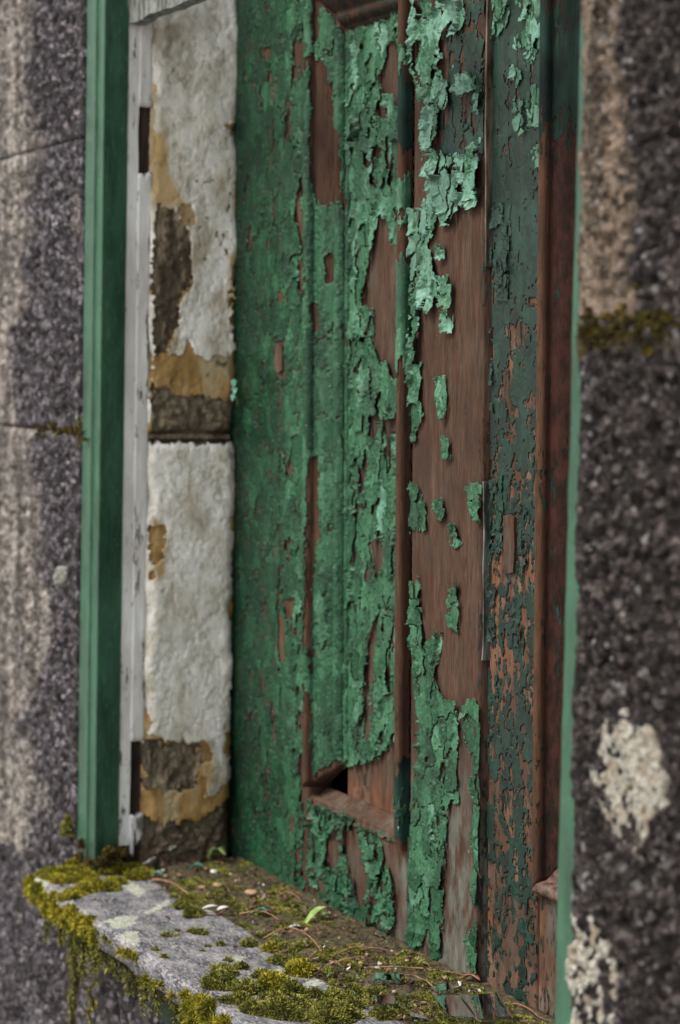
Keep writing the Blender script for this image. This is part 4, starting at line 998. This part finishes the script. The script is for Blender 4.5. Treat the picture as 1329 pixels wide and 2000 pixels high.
small_labels = ['moss button on bare slab, left of the tiny pair of moss dots', 'moss button touching the left side of the oval one in mid slab', 'oval moss button in the middle of the bare grey slab', 'small moss button right of the oval one on bare slab', 'lone small moss button in front of the pale lichen streak', 'round moss button just behind the broad front edge cushion', 'moss button touching the right side of the rounded olive cushion', 'moss button directly behind the bright yellow-green leafy clump', 'flat moss button at the front edge beside the overhanging moss', 'moss button just in front of the white lichen flake', 'moss button left of the largest velvety dome', 'moss button right of the largest velvety dome', 'moss button between the two velvety domes at the bottom edge', 'moss button left of the tilted curved glass shard', 'moss button at the bottom edge right of the wide velvety dome', 'tiny moss dot, farther of the tiny pair on the bare slab', 'tiny moss dot, nearer of the tiny pair on the bare slab', 'tiny moss dot below and right of the oval button', 'tiniest moss dot near the middle of the bare slab', 'tiny moss dot close to the front edge, right of two', 'tiny moss dot close to the front edge, left of two', 'moss button at the litter edge behind the sky-reflecting glass chip', 'moss button touching the right side of the sky-reflecting glass chip', 'moss button between the curved and the flat glass shards', 'moss button under the largest clear glass shard', 'small moss button on the front edge left of the low cushion', 'small moss button in front of the bright yellow-green clump', 'very small moss button between the flat cushion and the right-hand dome', 'small moss button behind the largest velvety dome', 'small moss button left of the one at the litter edge']
for i, (x, y, w) in enumerate(small): cushion(x, y, w, small_labels[i], 'small moss buttons on the sill', M_MOSSD, seed=40+i)
def merge(parts):
    n = 0; Vs, Fs, Ts = [], {}, []
    for V, F, T in parts:
        Vs.append(V); Ts.append(T)
        for f in F: Fs.setdefault(f.shape[1], []).append(f+n)
        n += len(V)
    return np.concatenate(Vs), [np.concatenate(v) for v in Fs.values()], np.concatenate(Ts)
# moss mat on the left end of the sill
pts = [sp(*p) for p in ((92, 1708), (110, 1705), (128, 1708), (150, 1692), (168, 1698), (145, 1722), (118, 1722), (170, 1718), (200, 1705), (225, 1725), (245, 1704), (266, 1716), (150, 1745), (138, 1752), (200, 1735), (215, 1738), (100, 1716), (186, 1690), (262, 1700), (280, 1712))]
parts = [moss_vf((x, y, ZS), .011+.008*((i*37) % 5)/5, .012, .005+.005*((i*13) % 4)/4, seed=70+i, length=.0036) for i, (x, y) in enumerate(pts)]
V, F, T = merge(parts); tag(obj('moss_mat', V, F, M_MOSS, None, {'tip': T}), 'bright yellow-green moss mat covering the left end of the sill', 'moss', kind='stuff')
# moss over the front edge
parts = []
for i, x in enumerate(np.concatenate([np.linspace(-.03, .20, 24), np.linspace(.20, .42, 10), np.linspace(.46, .56, 10)])):
    near_clump = x > .45
    for kk in range(2 if x < .2 else (3 if near_clump else 1)):
        zz2 = ZS-.004-rng.uniform(0, .022 if x < .2 else (.030 if near_clump else .02))
        r = rng.uniform(.004, .0095)*(1.15 if near_clump else 1)*(.6 if .2 < x < .45 else 1)
        parts.append(moss_vf((x+rng.uniform(-.006, .006), YF-.001+rng.uniform(-.002, .004), zz2), r, r*.6, r*.8, seed=100+i*3+kk, length=.0048))
V, F, T = merge(parts); tag(obj('edge_moss', V, F, M_MOSS, None, {'tip': T}), 'yellow-green moss hanging over the front edge of the sill', 'moss', kind='stuff')
# trailing roots and moss strands below the left end
parts = []
def strand(p0, ln, r, seed, rough=True):
    n = max(5, int(ln/.006)); t = np.linspace(0, 1, n); m = 6
    cx_ = p0[0]+(fbm(t*4+seed, t*0, seed, 2)-.5)*.02; cy = p0[1]+(fbm(t*4+seed, t*0+4, seed+1, 2)-.5)*.012; cz = p0[2]-ln*t
    rr = r*(1-.6*t)*(.6+.8*vn(t*9, t*0+seed, seed)); a = np.arange(m)*2*math.pi/m
    V0 = np.stack([cx_[:, None]+rr[:, None]*np.cos(a), cy[:, None]+rr[:, None]*np.sin(a), np.repeat(cz[:, None], m, 1)], -1).reshape(-1, 3)
    F0 = np.array([(k*m+j, k*m+(j+1) % m, (k+1)*m+(j+1) % m, (k+1)*m+j) for k in range(n-1) for j in range(m)])
    def samp(q):
        i = rng.integers(0, n, q); aa = rng.uniform(0, 6.283, q); N = np.stack([np.cos(aa), np.sin(aa), -.3+0*aa], -1)
        return np.stack([cx_[i]+rr[i]*np.cos(aa), cy[i]+rr[i]*np.sin(aa), cz[i]+rng.uniform(-.003, .003, q)], -1), N
    V1, F1, T1 = blades(samp, int(ln*2600), .0048, .0012, .6)
    return np.concatenate([V0, V1]), [F0, F1+len(V0)], np.concatenate([np.zeros(len(V0)), T1])
for i in range(170):
    x = rng.uniform(-.02, .18) if i < 44 else rng.uniform(.02, .62)
    parts.append(strand((x, rng.uniform(-.060, -.018), ZS-.020), rng.uniform(.015, .055 if i < 44 else .045), rng.uniform(.0008, .0026), 200+i))
parts.append(strand((.045, -.03, ZS-.02), .09, .0035, 301)); parts.append(strand((.03, -.035, ZS-.05), .12, .0035, 305))
V, F, T = merge(parts); tag(obj('hanging_moss', V, F, M_MOSSD, None, {'tip': T}), 'dark moss and root strands hanging under the left end of the sill', 'moss', kind='stuff')
s_ = strand(tuple(onY(180, 1915, -.03)), .050, .003, 401); tag(obj('hanging_shoot', s_[0], s_[1], M_MOSS, None, {'tip': s_[2]}), 'single bright yellow shoot hanging below the sill in front of the wall', 'moss')
# moss along the joint of the right stone, beside the frame foot, on the post foot
parts = []
for i in range(80):
    px, py = rng.uniform(1135, 1325), 622+rng.normal(18, 24)
    p = onY(px, py, -.012); r = rng.uniform(.001, .0034); parts.append(moss_vf((p[0], -.0105, p[2]), r*1.5, r*.5, r*.9, seed=500+i, length=.0022, dens=1.4))
V, F, T = merge(parts); tag(obj('joint_moss', V, F, M_OCHM, None, {'tip': T}), 'ochre moss along the joint of the rough right stone', 'moss', kind='stuff')
parts = []
for i in range(26):
    px, py = rng.uniform(70, 165), 842+rng.normal(0, 9)
    p = onY(px, py, -.006); r = rng.uniform(.0015, .0036); parts.append(moss_vf((p[0], -.004, p[2]), r*1.5, r*.5, r*.7, seed=560+i, length=.0024))
for i in range(14):
    px, py = rng.uniform(152, 240), 1690-abs(rng.normal(0, 22)); p = onX(px, py, .001) if px > 190 else onY(px, py, -.001)
    r = rng.uniform(.003, .006); parts.append(moss_vf(p, r, r, r*1.2, seed=590+i, length=.0032))
V, F, T = merge(parts); tag(obj('crevice_moss', V, F, M_OCHM, None, {'tip': T}), 'dark moss in the left stone joint and at the foot of the frame', 'moss', kind='stuff')
p = onY(136, 1628, -.004); V, F, T = moss_vf((p[0], -.004, p[2]), .008, .008, .022, seed=611); tag(obj('moss_tuft', V, F, M_MOSSD, None, {'tip': T}, loc=p), 'upright moss tuft on the stone beside the foot of the green post', 'moss')

# soil and litter on the back of the sill
nx, ny = 340, 90
A, B = np.meshgrid(np.linspace(.005, 1.10, nx), np.linspace(-.075, .19, ny))
s = sdfs(soil, A, B)
H = smooth(s, 0, .05)*.009 + (fbm(A*60, B*60, 91, 4)-.5)*.007 + (fbm(A*220, B*220, 92, 2)-.5)*.003 - .0015
H = np.where(s < .002, -.004, H)
q = grid_faces(ny, nx); keep = (s.ravel()[q] > -.006).all(1)
us, inv = np.unique(q[keep], return_inverse=True)
V = np.stack([A, B, ZS+H], -1).reshape(-1, 3)
tag(obj('soil_litter', V[us], inv.reshape(-1, 4), M_SOIL), 'dark soil and litter gathered along the foot of the shutters', 'soil', kind='stuff')
def soil_h(x, y):
    s = sdfs(soil, np.array([x]), np.array([y]))[0]
    return ZS + max(0, float(smooth(np.array([s]), 0, .05)[0]))*.009
parts = []
for i in range(520):
    x = rng.uniform(.02, .75); y = rng.uniform(-.05, .172)
    if sdfs(soil, np.array([x]), np.array([y]))[0] < .006: continue
    if vn(x*22, y*22, 44) < .28: continue
    r = rng.uniform(.004, .011); parts.append(moss_vf((x, y, soil_h(x, y)-.002), r*1.5, r, r*.30, seed=700+i, length=.0032, dens=.8))
V, F, T = merge(parts); tag(obj('litter_moss', V, F, M_MOSSD, None, {'tip': T}), 'thin moss growing through the litter on the sill', 'moss', kind='stuff')
# crumbs: bark, chips of paint, bits nobody could count
def crumbs(n, mat, name, label, smin, smax):
    Vs, Fs = [], []; m = 0
    while m < n:
        x = rng.uniform(0.0, .95); y = rng.uniform(-.07, .172)
        s = sdfs(soil, np.array([x]), np.array([y]))[0]
        if s < .0 and rng.uniform() > .04: continue
        a = rng.uniform(0, 6.28); r = rng.uniform(smin, smax); k = 5; ang = np.sort(rng.uniform(0, 6.28, k)); el = rng.uniform(.35, 1)
        tl = rng.normal(0, .35, 2)
        pts = np.stack([r*np.cos(ang), r*el*np.sin(ang)], 1); pts = pts@np.array([[math.cos(a), -math.sin(a)], [math.sin(a), math.cos(a)]])
        z = soil_h(x, y)+.002+pts@tl
        top = np.column_stack([x+pts[:, 0], y+pts[:, 1], z+.0008]); bot = top-[0, 0, .0011]
        b0 = len(Vs)*10; Vs.append(np.concatenate([top, bot])); kk = np.arange(5); k2 = (kk+1) % 5
        Fs.append((np.array([list(kk)]) + b0, np.stack([kk, 5+kk, 5+k2, k2], 1)+b0)); m += 1
    tag(obj(name, np.concatenate(Vs), [np.concatenate([f[0] for f in Fs]), np.concatenate([f[1] for f in Fs])], mat, smooth_sh=False), label, 'litter', kind='stuff')
crumbs(420, M_IRON, 'bark_crumbs', 'dark bark crumbs strewn over the litter on the sill', .0015, .005)
crumbs(230, M_TWIG, 'brown_crumbs', 'brown crumbs strewn over the litter on the sill', .001, .0035)
crumbs(34, M_AQUA, 'fallen_paint_crumbs', 'tiny fallen green paint crumbs on the sill', .001, .0024)
crumbs(50, M_CHALK, 'pale_crumbs', 'tiny pale plaster crumbs on the sill', .001, .003)
def tube(path, r):
    Pn = np.asarray(path, float); n = len(Pn); m = 6; V = []
    for i in range(n):
        t = Pn[min(i+1, n-1)]-Pn[max(i-1, 0)]; t /= np.linalg.norm(t); a = np.cross(t, [0, 0, 1]); a /= np.linalg.norm(a)+1e-9; b_ = np.cross(a, t)
        rr = r*(1-.5*i/n)
        for j in range(m): V.append(Pn[i]+rr*(a*math.cos(j*6.2832/m)+b_*math.sin(j*6.2832/m)))
    F = np.array([(k*m+j, k*m+(j+1) % m, (k+1)*m+(j+1) % m, (k+1)*m+j) for k in range(n-1) for j in range(m)])
    return np.array(V), [F, np.array([list(range(m))[::-1], list(range((n-1)*m, n*m))])]
def needle(px, r, label, arch=.006, mat=None, name='pine_needle', cat='needle'):
    q = np.array([sp(x, y, ZS+.006) for x, y in px]); t = np.linspace(0, len(q)-1, 22); k = np.arange(len(q))
    x = np.interp(t, k, q[:, 0]); y = np.interp(t, k, q[:, 1])
    for _ in range(3):
        x[1:-1] = (x[:-2]+2*x[1:-1]+x[2:])/4; y[1:-1] = (y[:-2]+2*y[1:-1]+y[2:])/4
    z = ZS+.0085+arch*np.sin(np.linspace(0, math.pi, 22))
    z = z + (fbm(np.linspace(0, 5, 22)+px[0][0], np.zeros(22), 3, 2)-.5)*.003; V, F = tube(np.column_stack([x, y, z]), r*.72)
    tag(obj(name, V, F, mat or M_TWIG, None, loc=(x[0], y[0], ZS)), label, cat)
needle([(515, 1836), (560, 1835), (600, 1850), (636, 1873)], .0013, 'long arched brown needle rising over the litter in mid sill', .012)
needle([(650, 1874), (700, 1865), (780, 1869)], .0012, 'brown needle curving level near the bottom rail, upper of two')
needle([(655, 1885), (700, 1886), (750, 1884)], .0010, 'straight short brown needle just below the curved one')
needle([(712, 1894), (800, 1900), (870, 1906), (912, 1912)], .0013, 'longest straight brown needle pointing to the reddish leaf', .003)
needle([(737, 1926), (810, 1922), (852, 1938)], .0012, 'brown needle curving above the glass shards')
needle([(420, 1795), (450, 1788), (476, 1780)], .0011, 'short pale brown needle at the litter edge near the white chips')
needle([(468, 1791), (520, 1797), (552, 1807)], .0012, 'reddish needle lying behind the moss buttons')
needle([(298, 1722), (335, 1740), (371, 1753)], .0018, 'thick bent brown twig beside the left moss mat', .006, name='twig', cat='twig')
needle([(594, 1888), (618, 1878), (642, 1870)], .0013, 'short brown needle crossing the end of the arched one')
needle([(540, 1756), (565, 1758), (590, 1764)], .0012, 'brown needle in shade at the foot of the left stile')
needle([(955, 1996), (953, 1980), (965, 1970), (985, 1972)], .0009, 'curled thin tan stem beside the last glass shard', .004)
needle([(1000, 1967), (1030, 1980), (1062, 1998)], .0013, 'straight tan stem at the foot of the darker shutter', .003)
needle([(600, 1828), (620, 1822), (624, 1835), (615, 1845)], .0007, 'thin curled pale tendril near the pale green leaf', .004)
def pebble(px, py, w, label, mat, flat_=.6, group=None, name='seed', cat='seed'):
    x, y = sp(px, py, ZS+.006); r = w/PXM/2*.8; z = soil_h(x, y)+r*flat_*.6
    th = np.linspace(0, 2*math.pi, 13)[:-1]; ph = np.linspace(-math.pi/2, math.pi/2, 8); T, Q = np.meshgrid(th, ph)
    R = r*(1+.25*(vn(np.cos(T)*2+px, np.sin(T)*2+Q*2+py, 3)-.5))
    V = np.stack([x+R*1.25*np.cos(Q)*np.cos(T), y+R*np.cos(Q)*np.sin(T), z+R*flat_*np.sin(Q)], -1).reshape(-1, 3)
    F = np.array([(k*12+j, k*12+(j+1) % 12, (k+1)*12+(j+1) % 12, (k+1)*12+j) for k in range(7) for j in range(12)])
    tag(obj(name, V, F, mat, None, loc=(x, y, z)), label, cat, group)
pebble(600, 1825, 13, 'round tan seed beside the thin curled tendril', M_TAN, .9)
pebble(492, 1752, 34, 'largest tan husk lying at the foot of the left stile', M_TAN, .45, name='husk', cat='husk')
pebble(395, 1738, 24, 'tan husk left of its twin in the far litter', M_TAN, .5, name='husk', cat='husk'); pebble(426, 1737, 28, 'tan husk right of its twin in the far litter', M_TAN, .5, name='husk', cat='husk')
pebble(418, 1711, 22, 'pale grey pebble next to the bright green moss in the corner', M_CHALK, .6, name='pebble', cat='pebble')
seed_labels = ['small tan seed just above the end of the curved brown needle', 'small tan seed left of its twin by the longest needle', 'small tan seed right of its twin by the longest needle', 'small tan seed at the foot of the rail seam, farthest right', 'small tan seed near the curved glass shard', 'tiniest tan seed beside the arched brown needle', 'small tan seed behind the white plaster chips', 'small tan seed in the far corner below the plaster, right of two', 'small tan seed in the far corner below the plaster, left of two']
for i, (x, y, w) in enumerate([(718, 1873, 10), (683, 1891, 11), (705, 1890, 12), (796, 1885, 11), (771, 1940, 12), (560, 1838, 7), (445, 1762, 9), (350, 1712, 12), (325, 1709, 14)]): pebble(x, y, w, seed_labels[i], M_TAN, .8, 'small seeds on the litter')
pebble(940, 1985, 18, 'pale snail-like seed husk right of the flat glass shard', M_TAN, .8, name='husk', cat='husk')
def leaf(pxa, pxb, wid, label, mat, curl=.006, name='fallen_leaf', cat='leaf', z0=.008):
    a = np.array([*sp(*pxa, ZS+z0), ZS+z0]); b_ = np.array([*sp(*pxb, ZS+z0), ZS+z0+curl]); n = 12
    t = np.linspace(0, 1, n); ax = (b_-a); sd_ = np.cross(ax, [0, 0, 1]); sd_ /= np.linalg.norm(sd_)
    V = []; 
    for k in range(n):
        w = wid*math.sin(math.pi*min(1, .04+.96*t[k]))**.7
        c = a+ax*t[k]+np.array([0, 0, curl*math.sin(t[k]*3.1)])
        V += [c-sd_*w+[0, 0, w*.5], c, c+sd_*w+[0, 0, w*.5], c-[0, 0, .0006]]
    F = []
    for k in range(n-1):
        F += [(k*4, k*4+1, k*4+5, k*4+4), (k*4+1, k*4+2, k*4+6, k*4+5), (k*4, k*4+4, k*4+7, k*4+3), (k*4+2, k*4+3, k*4+7, k*4+6)]
    tag(obj(name, np.array(V), np.array(F), mat, None, loc=a), label, cat)
leaf((595, 1808), (648, 1788), .0045, 'pale green curved leaf lying near the foot of the shutter', M_LEAF, .007)
leaf((905, 1912), (938, 1924), .0050, 'reddish brown leaf at the end of the longest needle', M_RED, .004)
leaf((408, 1680), (440, 1688), .0075, 'pale yellow leaf standing in the far corner by the plaster', M_LEAF, .010)
leaf((500, 1784), (522, 1788), .0040, 'aqua green curled paint chip lying on the litter', M_AQUA, .004, 'paint_chip', 'paint chip')
leaf((368, 1700), (400, 1702), .0060, 'green paint chip below the plaster in the far corner', M_AQUA, .004, 'paint_chip', 'paint chip')
leaf((296, 1711), (318, 1714), .0050, 'dull green paint chip beside the bent twig', M_AQUA, .003, 'paint_chip', 'paint chip')
leaf((395, 1776), (428, 1772), .0040, 'white plaster chip on the litter edge, left of two', M_CHALK, .0006, 'plaster_chip', 'plaster chip'); leaf((425, 1778), (450, 1774), .0040, 'white plaster chip on the litter edge, right of two', M_CHALK, .0006, 'plaster_chip', 'plaster chip')
leaf((915, 1938), (940, 1936), .0030, 'small white chip just above the glass edge', M_CHALK, .0006, 'plaster_chip', 'plaster chip')
leaf((565, 1812), (590, 1812), .0050, 'grey plaster chip left of the pale green leaf', M_CHALK, .0006, 'plaster_chip', 'plaster chip')
def shard(px, label, th=.0030, tilt=(0, 0), lift=.012, mat=None):
    q = np.array([sp(x, y, ZS+lift) for x, y in px]); c = q.mean(0); n = len(q)
    z = ZS+lift+(q-c)@np.array(tilt)
    top = np.column_stack([q, z+th/2]); bot = np.column_stack([q, z-th/2]); k = np.arange(n); k2 = (k+1) % n
    tag(obj('glass_shard', np.concatenate([top, bot]), [np.array([list(k)]), np.array([list(n+k)[::-1]]), np.stack([k, n+k, n+k2, k2], 1)], M_GLASS, None, smooth_sh=False, loc=(*c, ZS+lift)), label, 'glass shard')
shard([(716, 1906), (737, 1902), (790, 1911), (782, 1920), (722, 1917)], 'thin bright glass sliver lying behind the other shards', tilt=(.05, .1))
shard([(790, 1944), (803, 1941), (838, 1985), (834, 2004), (802, 2004), (778, 1972)], 'tilted curved-looking glass shard left of the flat ones', tilt=(.10, -.28), lift=.015)
shard([(846, 1946), (921, 1949), (929, 1992), (878, 1986)], 'clear flat glass shard with a straight right edge', tilt=(.02, .05), lift=.013)
shard([(902, 1944), (972, 1946), (1002, 1990), (934, 1992)], 'largest clear glass shard with a bright far edge', tilt=(.03, .08), lift=.017)
shard([(842, 1924), (880, 1924), (888, 1938), (850, 1939)], 'small glass shard half hidden in the litter', tilt=(.1, .12), lift=.011)
shard([(730, 1948), (768, 1945), (778, 1962), (740, 1968)], 'glass chip reflecting sky beside the moss cushions', tilt=(.0, -.12), lift=.011)

# ------------------------------------------------------------------ lichen on the right stone, small things on the wall
def lichen(poly, label, seed):
    q = [(onY(x, y, -.012)[0], onY(x, y, -.012)[2]) for x, y in poly]; qa = np.array(q)
    x0, z0 = qa.min(0)-.006; x1, z1 = qa.max(0)+.006; r = .0016
    A, Z = np.meshgrid(np.arange(x0, x1, r), np.arange(z0, z1, r)); s = sdfs([q], A, Z) + (fbm(A*80, Z*80, seed, 5)-.5)*.024
    s = np.minimum(s, .02) + np.minimum(0, (.80-fbm(A*210, Z*210, seed+4, 3))*.06) + .003
    h = .0028+.001*smooth(s, 0, .006)+(fbm(A*230, Z*230, seed+1, 3)-.5)*.0045
    V = np.stack([A, -.0085-h, Z], -1).reshape(-1, 3); f = grid_faces(*A.shape); keep = (s.ravel()[f] > 0).all(1); f = f[keep]
    N = len(V); e = np.concatenate([f[:, [0, 1]], f[:, [1, 2]], f[:, [2, 3]], f[:, [3, 0]]]); key = e[:, 0].astype(np.int64)*N+e[:, 1]; rev = e[:, 1].astype(np.int64)*N+e[:, 0]
    b = e[~np.isin(key, rev)]; Vb = V.copy(); Vb[:, 1] = -.006
    allq = np.concatenate([f, np.stack([b[:, 1], b[:, 0], b[:, 0]+N, b[:, 1]+N], 1)]); us, inv = np.unique(allq, return_inverse=True)
    c = qa.mean(0)
    tag(obj('lichen_patch', np.concatenate([V, Vb])[us], inv.reshape(-1, 4), M_LICH, None, loc=(c[0], -.01, c[1])), label, 'lichen')
lichen([(1170, 1425), (1215, 1395), (1260, 1420), (1285, 1490), (1292, 1560), (1262, 1620), (1240, 1672), (1212, 1650), (1180, 1590), (1150, 1520)], 'larger pale crusty lichen patch on the dark right stone', 31)
lichen([(1120, 1790), (1150, 1780), (1185, 1830), (1205, 1920), (1200, 2060), (1100, 2060), (1118, 1950), (1108, 1880)], 'lower brownish pale lichen patch at the right post', 57)
p = onY(132, 1128, -.004)
V, F, T = moss_vf((p[0], -.012, p[2]), .0, .0, .0, n=1) if False else (None, None, None)
th = np.linspace(0, 2*math.pi, 17)[:-1]; rg = [(.0, .0135), (.55, .0125), (.95, .009), (1.0, .003), (.9, -.006)]
V = np.array([[p[0]+.0115*a*math.cos(t)*(1+.7*(vn(2+1.3*math.cos(t), 2+1.3*math.sin(t), 2)-.5)), -.006-d_*(1+.5*(vn(a*3+math.cos(t), math.sin(t), 9)-.5)), p[2]+.0115*a*math.sin(t)*(1+.7*(vn(5+1.3*math.cos(t), 5+1.3*math.sin(t), 2)-.5))] for a, d_ in rg for t in th])
F = np.array([(k*16+j, (k+1)*16+j, (k+1)*16+(j+1) % 16, k*16+(j+1) % 16) for k in range(4) for j in range(16)])
tag(obj('pale_gall', V, F, M_GALL, None, loc=(p[0], -.01, p[2])), 'round pale grey gall stuck on the dark stone beside the left green post', 'gall')
# a seedling in the gap between plaster and shutter
pv = rvz(770)
sd_V, sd_F = [], []; 
root = empty('seedling', (.004, .168, pv-.012), 'tiny green seedling in the gap between plaster and shutter', 'plant')
for i, (dx, dz, w) in enumerate([(.004, .012, .006), (.007, .004, .005), (.002, -.004, .0045)]):
    t = np.linspace(0, 6.283, 9)[:-1]; c = np.array([.004+dx, .160, pv+dz])
    V = np.concatenate([[c+[0, -.002, 0]], [c+[w*math.cos(a), .002*math.sin(2*a), w*1.1*math.sin(a)] for a in t]])
    obj('leaf_blade', V, np.array([(0, 1+j, 1+(j+1) % 8) for j in range(8)]), M_AQUA, root)
V, F = tube([(.004, .168, pv-.012), (.007, .163, pv), (.009, .160, pv+.012)], .0007); obj('stem', V, F, M_LEAF, root)
print('objects', len(bpy.data.objects), 'tris', sum(len(o.data.loops)-2*len(o.data.polygons) for o in bpy.data.objects if o.type == 'MESH'))
